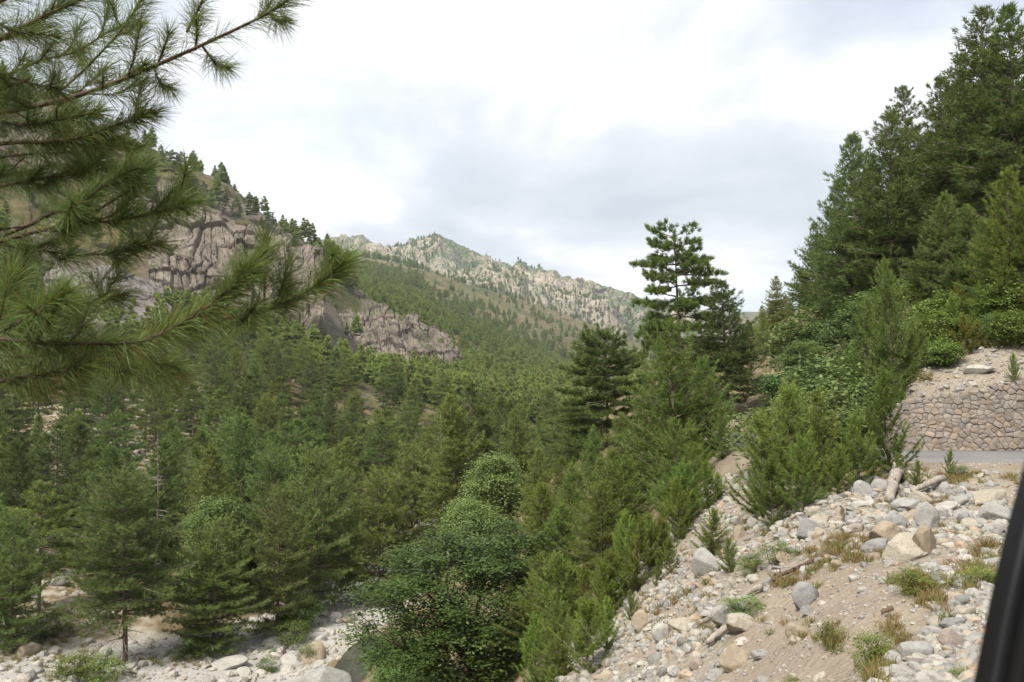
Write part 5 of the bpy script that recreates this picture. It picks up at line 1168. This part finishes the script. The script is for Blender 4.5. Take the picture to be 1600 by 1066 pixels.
log((1320,838), (1318,800), .03, .02, 'short broken stick standing among the boulders', 'stick', 0, .02, 7, 0, .1, M_TWIG)
log((1378,960), (1395,953), .025, .03, 'small chunk of wood in the dirt hollow', 'stick', 0, .02, 8, .0, .0, M_TWIG)
log((160,712), (205,706), .14, .08, 'bleached fallen trunk on the left bank slope', 'log', 3, .03, 9, .1, .9)
log((118,1025), (150,1040), .06, .04, 'pale fallen branch near the lower left bank rocks', 'branch', 2, .03, 10, .15, .1)

# ------------------------------------------------------------------ shrubs, herbs, grass
GH = 'low shrubs and herbs'
SH = [(465,985,52,'bush',1.0,'bright green bush in the middle of the white riverbed',(.8,.85,.8)), (455,1010,40,'shrub',1.2,'leafy low shrub in front of the bright riverbed bush',(.8,.85,.8)), (478,1035,30,'shrub',1.0,'small green shrub beside the large tan boulder',(.75,.8,.75)), (418,1048,24,'shrub',1.2,'tiny dark green shrub on the white stones',(.6,.7,.6)),
      (427,1025,12,'shrub',1.2,'tiniest green sprig on the white riverbed',(.7,.75,.7)), (168,1066,46,'shrub',1.0,'bright green shrub at the bottom left of the riverbed',(1.0,1.0,.8)), (1172,960,34,'shrub',1.6,'fresh green herb by the leaning pale slab',(.9,.95,.8)), (1215,880,40,'shrub',1.3,'green shrub below the tallest roadside sapling',(.75,.8,.7)), (1178,890,30,'shrub',1.0,'dark green sprig on the middle scree',(.6,.7,.6)),
      (1440,925,44,'shrub',1.6,'olive shrub on the lip of the dirt hollow',(.95,.85,.6)), (1530,915,36,'shrub',1.8,'dry olive shrub right of the dirt hollow',(.95,.85,.6)), (1300,1005,40,'shrub',.9,'brownish shrub inside the dirt hollow',(.8,.68,.5)), (1370,1040,60,'shrub',1.0,'straggly olive shrub at the left of the cobble run',(.95,.88,.6)), (1175,895,26,'shrub',1.5,'yellow green herb on the scree edge',(1.0,.95,.7)),
      (1500,1062,30,'shrub',1.3,'small green weed among the cobbles by the window frame',(.8,.85,.7)), (1240,1068,18,'shrub',1.3,'little dry weed at the bottom of the dirt slope',(.95,.85,.6)), (1500,745,22,'shrub',1.2,'sprig with a crooked stem right of the lone verge sapling',(.85,.85,.75)), (90,990,40,'shrub',1.4,'dusky shrub by the lower left bank rocks',(.6,.62,.5)), (120,1062,40,'shrub',1.7,'brown green shrub at the lower left edge of the bank',(.75,.68,.5)), (300,1030,30,'shrub',1.8,'low shrub at the foot of the bright riverbank pine',(.6,.68,.55))]
sh = hit([b[0] for b in SH], [b[1] for b in SH])
for k, ((px, py, hpx, key, w, lab, tc_), P) in enumerate(zip(SH, sh)):
    plant(key, P[0], P[1], None, hpx / FPX * P[1] * 1.1, w, k, None, tc_, lab, 'shrub', GH, 'shrub', np.random.default_rng(k)); USED[lab] = 1
def grass(name, patches, label, seed, mat):
    rng = np.random.default_rng(seed); PP = []; DD = []; LL = []; TT = []
    for px, py, rx, ry, n, L in patches:
        A = rng.normal(size=(n, 2)) * .5; h_ = hit(px + A[:, 0] * rx, py + A[:, 1] * ry)
        for c, t in zip(h_, rng.random(n)):
            m = 46; PP.append(c + np.concatenate([rng.normal(size=(m, 2)) * .05, np.zeros((m, 1))], 1)); DD.append(unit(np.array([0, 0, 1.0]) + rng.normal(size=(m, 3)) * .42)); LL.append(L * rng.uniform(.5, 1.2, m)); TT.append(np.clip(t + rng.normal(size=m) * .15, 0, 1))
    P = np.concatenate(PP); V, F = blades(P, np.concatenate(DD), np.concatenate(LL), .011, rng, .35)
    o = link(name, make_mesh(name, V, F, None, False, {'tint': ('FACE', np.repeat(np.concatenate(TT), 3))}, [mat])); tag(o, label, 'grass', kind='stuff')
grass('dry_grass', [(1290,872,80,18,34,.22),(1325,848,50,12,20,.2),(1235,908,50,16,16,.18),(1440,920,34,16,26,.20),(1530,905,46,20,26,.22),(1550,868,30,22,14,.22),(1460,945,26,20,12,.16),(1375,1045,26,36,20,.17),(1300,1005,16,30,10,.17),(1408,1000,24,24,8,.15),
    (1500,750,130,12,50,.18),(1400,790,60,16,12,.14),(1475,790,60,14,12,.14),(1060,930,70,40,22,.22),(1010,960,50,40,24,.24),(1180,820,60,24,20,.2),(1130,870,50,24,16,.2),(1230,980,120,60,10,.12),(1090,985,60,30,10,.18),(1490,830,60,16,10,.12),(1365,870,60,12,8,.16)], 'dry yellowish grass tufts on the scree slope', 61, M_GRASS)
grass('bank_grass', [(60,1020,90,60,90,.5),(150,1050,60,30,50,.5),(240,1035,90,14,40,.5),(60,960,90,50,50,.5),(100,700,120,30,70,.7),(200,690,90,30,50,.7),(60,660,120,20,50,.8)], 'brownish grass on the stony left bank', 62, M_GRASS)
# low scrub on the open slopes
rng = np.random.default_rng(8); PP = []; DD = []; LL = []; TT = []
for pp, n, R0 in ((Z_BANK, 260, .35), (Z_UP, 30, .25)):
    a = np.array(pp); X = rng.uniform(a[:, 0].min(), a[:, 0].max(), n * 4); Y = rng.uniform(a[:, 1].min(), a[:, 1].max(), n * 4); m = inpoly(X, Y, pp) & (polydist(X, Y, RIVER)[0] > 6.5); X, Y = X[m][:n], Y[m][:n]; Z = tz(X, Y)
    for x, y, z in zip(X, Y, Z):
        m = 150; R = R0 * rng.uniform(.6, 1.7); t = rng.random(); d = unit(rng.normal(size=(m, 3)) + np.array([0, 0, .7])); d[:, 2] = np.abs(d[:, 2])
        PP.append(np.array([x, y, z]) + d * R * rng.uniform(.2, 1, (m, 1))); DD.append(unit(d + rng.normal(size=(m, 3)) * .6)); LL.append(np.full(m, .13)); TT.append(np.clip(t + rng.normal(size=m) * .15, .02, 1))
V, F = blades(np.concatenate(PP), np.concatenate(DD), np.concatenate(LL), .06, rng)
tag(link('low_scrub', make_mesh('low_scrub', V, F, None, False, {'tint': ('FACE', np.concatenate(TT))}, [M_GRASS])), 'low brownish scrub dotted over the stony slopes', 'scrub', kind='stuff')
MARKS[:] = MARKS_BACK
# ------------------------------------------------------------------ near pine reaching in from the left
rng = np.random.default_rng(2024)
NB = [  # points (photo x, photo y), metres ahead, start radius, where needles start, needle density
 ([(-150,215),(0,176),(80,160),(150,140),(235,106),(330,64),(420,20),(470,-14)], 3.0, .019, .42, .8, 'sparse'),
 ([(-160,120),(-60,95),(0,62),(60,30),(140,-8),(220,-60)], 2.7, .018, .30, 1, 'n'),
 ([(-150,250),(0,225),(70,222),(120,216),(190,193),(238,176)], 3.05, .013, .30, 1.3, 'n'),
 ([(-140,420),(35,356),(70,338),(118,322),(160,292),(205,264)], 2.85, .012, .35, 1.2, 'n'),
 ([(-140,330),(0,292),(60,280),(120,272),(170,262)], 3.2, .010, .30, 1.2, 'n'),
 ([(-100,410),(20,372),(110,350),(170,346),(240,334),(304,316)], 2.9, .012, .38, 1.3, 'n'),
 ([(-160,520),(0,530),(80,536),(150,537),(230,530),(306,492),(350,458),(384,428)], 2.55, .013, .20, 1.6, 'n'),
 ([(150,537),(232,536),(310,508),(370,494),(424,482),(480,456),(536,412)], 2.65, .010, .15, 1.5, 'n'),
 ([(-140,590),(-40,545),(0,520),(50,492),(92,462)], 2.5, .011, .45, 1.2, 'n'),
 ([(-150,640),(-40,606),(30,590),(80,585),(128,572)], 2.6, .011, .40, 1.2, 'n'),
 ([(-140,30),(-20,10),(60,-30)], 2.5, .016, .3, 1, 'n'),
 ([(60,170),(120,120),(160,80),(195,40),(232,-20)], 3.25, .008, .25, .9, 'n'),
 ([(-120,150),(0,120),(60,96),(120,80),(170,50),(210,38)], 3.4, .010, .30, 1, 'n'),
 ([(-130,280),(-20,250),(60,240),(140,236),(200,222)], 3.5, .009, .25, 1.1, 'n'),
 ([(-130,390),(-30,380),(50,390),(130,398),(190,392),(250,380)], 3.3, .009, .25, 1.1, 'n'),
 ([(60,536),(140,560),(210,580),(270,584)], 2.9, .007, .1, 1.5, 'n'),
 ([(-120,570),(-20,560),(60,556),(130,548),(190,552)], 3.0, .008, .1, 1.5, 'n'),
 ([(-120,470),(-20,462),(60,470),(130,474),(190,462)], 3.2, .008, .1, 1.3, 'n'),
 ([(-120,200),(-20,190),(40,196),(100,186),(150,176)], 3.1, .009, .2, 1.2, 'n'),
 ([(-120,105),(-20,110),(40,128),(90,140)], 2.9, .009, .2, 1.2, 'n'),
]
UPT = [([(268,318),(284,292),(291,262)], 2.9), ([(500,440),(514,416),(520,398)], 2.65), ([(335,478),(362,448),(384,420)], 2.55), ([(150,330),(190,305),(216,288)], 2.9), ([(410,486),(440,470),(452,450)], 2.7), ([(60,530),(84,488),(100,456)], 2.5), ([(292,50),(306,22),(318,-2)], 3.0), ([(245,104),(256,76),(264,52)], 3.0),
       ([(240,105),(250,128),(268,138)], 3.0), ([(316,72),(338,100),(356,106)], 3.0), ([(305,78),(308,52),(306,34)], 3.02), ([(404,28),(420,10),(432,-14)], 3.0), ([(420,20),(436,34),(446,30)], 3.0), ([(160,140),(200,120),(226,100)], 3.05)]
tp = at(-330, 620, 2.9); TRX, TRY = float(tp[0]), 3.05; zg = float(tz(TRX, TRY)[0])
near = tag(link('pine_tree', None, None, (TRX, TRY, zg - .1)), 'near pine with long needles reaching in from the left edge', 'pine'); near0 = np.array([TRX, TRY, zg - .1])
g = Geo(); hh = np.linspace(-.3, 7.5, 14); g.tube([(0.05 * math.sin(h), 0.06 * math.cos(h * .8) - .06, h) for h in hh], [.155 * (1 - max(h, 0) / 8.6) + (.03 if h < 0 else 0) for h in hh], 14)
link('trunk', g.mesh('trunk', [M_BARK]), near)
class Needles:
    def __init__(s): s.P = []; s.D = []; s.L = []; s.T = []
    def shoot(s, Q, dens, L, w0=0.0, tint=.5):
        Q = np.array(Q); d = np.linalg.norm(np.diff(Q, axis=0), axis=1); c = np.concatenate([[0], np.cumsum(d)]); n = int(dens * c[-1]); 
        if n < 4: return
        u = w0 + (1 - w0) * rng.random(n); ph = rng.uniform(0, 50); u = u[(rng.random(n) < .45 + 1.1 * vnoise(u * c[-1] / .035 + ph, u * 0 + ph, 3))]; n = len(u)
        u = u * c[-1]; P = np.stack([np.interp(u, c, Q[:, k]) for k in range(3)], -1)
        Tn = np.stack([np.interp(u, (c[:-1] + c[1:]) / 2, np.diff(Q[:, k]) / d) for k in range(3)], -1); Tn = unit(Tn)
        pr_ = unit(np.cross(Tn, rng.normal(size=(n, 3)))); f = u / c[-1]; a = np.radians(np.interp(f, [0, .8, 1], [54, 36, 18]) + rng.normal(size=n) * 12)
        D = unit(Tn * np.cos(a)[:, None] + pr_ * np.sin(a)[:, None] + np.array([0, 0, -.10]))
        s.P.append(P); s.D.append(D); s.L.append(L * rng.uniform(.7, 1.15, n)); s.T.append(np.clip(tint + .22 * f + rng.normal(size=n) * .16, .02, 1))
    def mesh(s, name):
        P = np.concatenate(s.P); V, F = blades(P, np.concatenate(s.D), np.concatenate(s.L), .0021, rng, .12)
        T = np.concatenate(s.T); T[rng.random(len(T)) < .06] = 0
        return make_mesh(name, V, F, None, False, {'tint': ('FACE', np.repeat(T, 3))}, [M_NEAR]), len(P)
def curve3(px, Y, n=7):
    q = smooth_path(px, n); s = np.linspace(0, 1, len(q)); Yv = Y * (1 + .05 * (1 - s)); return at(q[:, 0], q[:, 1], Yv)
tot = 0
ups = [(curve3(a, y), i) for i, (a, y) in enumerate(UPT)]; owner = {}
Bc = [curve3(b[0], b[1]) for b in NB]
for Q, i in ups:
    ds = [np.min(np.linalg.norm(B - Q[0], axis=1)) for B in Bc]; owner.setdefault(int(np.argmin(ds)), []).append(Q)
for bi, ((pxs_, Y, r0, ns, dens, kind), Q) in enumerate(zip(NB, Bc)):
    zs = Q[0][2] - .12; g = Geo(); nd_ = Needles()
    st = np.array([TRX, TRY, zs]) if pxs_[0][0] < -90 else None
    full = Q if st is None else np.concatenate([[st, st * .5 + Q[0] * .5 + np.array([0, 0, -.03])], Q])
    g.tube(full - near0, np.linspace(r0 * .72, .003, len(full)), 7)
    L = .115; nd0 = 1020 * dens
    k0 = int(ns * len(Q)); nd_.shoot(Q[k0:], nd0 * (.55 if kind == 'sparse' else 1), L)
    nd_.shoot(Q[-max(3, len(Q) // 5):], 1150 * dens, L, 0, .6)
    if kind != 'sparse': nd_.shoot(Q[:k0 + 1], nd0 * .3, L)
    arc = np.linalg.norm(np.diff(Q, axis=0), axis=1).sum(); nt_ = int(arc / (.14 if kind != 'sparse' else .2))
    for k in range(nt_):
        f = (k + rng.random()) / nt_; f = (.05 if kind != 'sparse' else .0) + (.93 if kind != 'sparse' else .55) * f; i = min(int(f * (len(Q) - 1)), len(Q) - 2); c = Q[i] + (Q[i + 1] - Q[i]) * rng.random(); T_ = unit(Q[i + 1] - Q[i])
        d = unit(T_ * rng.uniform(.5, 1.1) + rng.normal(size=3) * .62 + np.array([0, 0, .12])); l = rng.uniform(.10, .26) * (1.1 - .75 * f * f); e = c + d * l * .5 + np.array([0, 0, -.012]); t_ = c + d * l + np.array([0, 0, .03])
        W = np.stack([c, (c + e) / 2, e, (e + t_) / 2, t_]); g.tube(W - near0, np.linspace(.0042, .0026, 5), 5); nd_.shoot(W, 1150 * min(dens, 1.1), L * .95, .25, .42)
    for W in owner.get(bi, []):
        g.tube(W - near0, np.linspace(.0055, .003, len(W)), 6); nd_.shoot(W, 1050, L * .9, .2, .62); nd_.shoot(W[-3:], 900, L * .75, .3, .75)
    b = link('branch', g.mesh('branch', [M_TWIG]), near); me, q = nd_.mesh('needles'); tot += q
    me.vertices.foreach_set('co', (np.array([v.co[:] for v in me.vertices]) - near0).astype(np.float32).ravel()); link('needles', me, b)
print('near needles', tot)

# ------------------------------------------------------------------ window frame of the car the picture is taken from
M_FRAME, n, l, out = newmat('black_trim'); b = n.new('ShaderNodeBsdfPrincipled'); b.inputs['Base Color'].default_value = (.002, .002, .0022, 1); b.inputs['Specular IOR Level'].default_value = .12; b.inputs['Roughness'].default_value = .6; l.new(b.outputs[0], out.inputs[0])
M_SEAL, n, l, out = newmat('rubber_seal'); b = n.new('ShaderNodeBsdfPrincipled'); b.inputs['Base Color'].default_value = (.006, .006, .007, 1); b.inputs['Specular IOR Level'].default_value = .2; b.inputs['Roughness'].default_value = .5; l.new(b.outputs[0], out.inputs[0])
path = at(np.array([1562., 1585, 1609, 1638, 1674, 1722, 1790]), np.array([1350., 1200, 1066, 920, 770, 600, 400]), np.array([.60, .61, .62, .63, .645, .665, .69])); path = np.array(smooth_path(path[:, [0, 2]], 5)), np.interp(np.linspace(0, 1, 31), np.linspace(0, 1, 7), [.60, .61, .62, .63, .645, .665, .69])
pp = np.stack([path[0][:, 0], path[1], path[0][:, 1]], -1)
def bar(pp, prof):
    T_ = unit(np.gradient(pp, axis=0)); X_ = unit(np.cross(T_, np.array([0, 1.0, 0]))); Yv = np.cross(X_, T_); prof = np.array(prof); k = len(prof)
    V = pp[:, None] + X_[:, None] * prof[None, :, 0:1] + Yv[:, None] * prof[None, :, 1:2]; m = len(pp)
    i = np.arange(m - 1)[:, None] * k + np.arange(k)[None]; j = np.arange(m - 1)[:, None] * k + (np.arange(k) + 1)[None] % k
    Q = np.stack([i, j, j + k, i + k], -1).reshape(-1, 4); T = [(0, q, q + 1) for q in range(1, k - 1)] + [((m - 1) * k, (m - 1) * k + q + 1, (m - 1) * k + q) for q in range(1, k - 1)]
    return V.reshape(-1, 3), T, Q
c0 = pp[len(pp) // 2].copy()
car = tag(link('car_window_frame', None, None, c0), 'blurred black window frame of the car at the lower right edge', 'window frame')
def rr(w, h, r, n=4): return [(sx_ * (w - r) + r * math.cos(a), sy_ * (h - r) + r * math.sin(a)) for sx_, sy_, a0 in ((1, 1, 0), (-1, 1, PI / 2), (-1, -1, PI), (1, -1, 1.5 * PI)) for a in a0 + np.linspace(0, PI / 2, n)]
V, T, Q = bar(pp - c0, rr(.026, .022, .012)); link('pillar', make_mesh('pillar', V, T, Q, True, None, [M_FRAME]), car)
X0 = unit(np.cross(unit(pp[-1] - pp[0]), np.array([0, 1.0, 0]))); sgn = -1 if X0[0] > 0 else 1
V, T, Q = bar(pp - c0 + X0 * sgn * .028, rr(.006, .012, .004)); link('rubber_seal', make_mesh('rubber_seal', V, T, Q, True, None, [M_SEAL]), car)
# ------------------------------------------------------------------ air
xs = 3700.0
def haze_box():
    lo = np.array([-xs, -xs, -40.0]); hi = np.array([xs, xs, 900.0])
    zmin = min(float((TV[:, 2]).min()) - 1, -22); lo[2] = zmin; hi[2] = max(float(TV[:, 2].max()), float(MTN[..., 2].max())) + 20
    V = [(x, y, z) for z in (lo[2], hi[2]) for y in (lo[1], hi[1]) for x in (lo[0], hi[0])]
    Q = [(0, 2, 3, 1), (4, 5, 7, 6), (0, 1, 5, 4), (2, 6, 7, 3), (0, 4, 6, 2), (1, 3, 7, 5)]
    m, n, l, out = newmat('haze')
    v = n.new('ShaderNodeVolumePrincipled'); v.inputs['Color'].default_value = (0.80, 0.89, 1.0, 1); v.inputs['Density'].default_value = HAZE
    v.inputs['Anisotropy'].default_value = 0.2
    l.new(v.outputs[0], out.inputs['Volume'])
    o = link('haze', make_mesh('haze', V, None, Q, False, None, [m])); tag(o, 'thin bluish mountain haze filling the valley', 'haze', kind='stuff')
HAZE = 0.00011
haze_box()
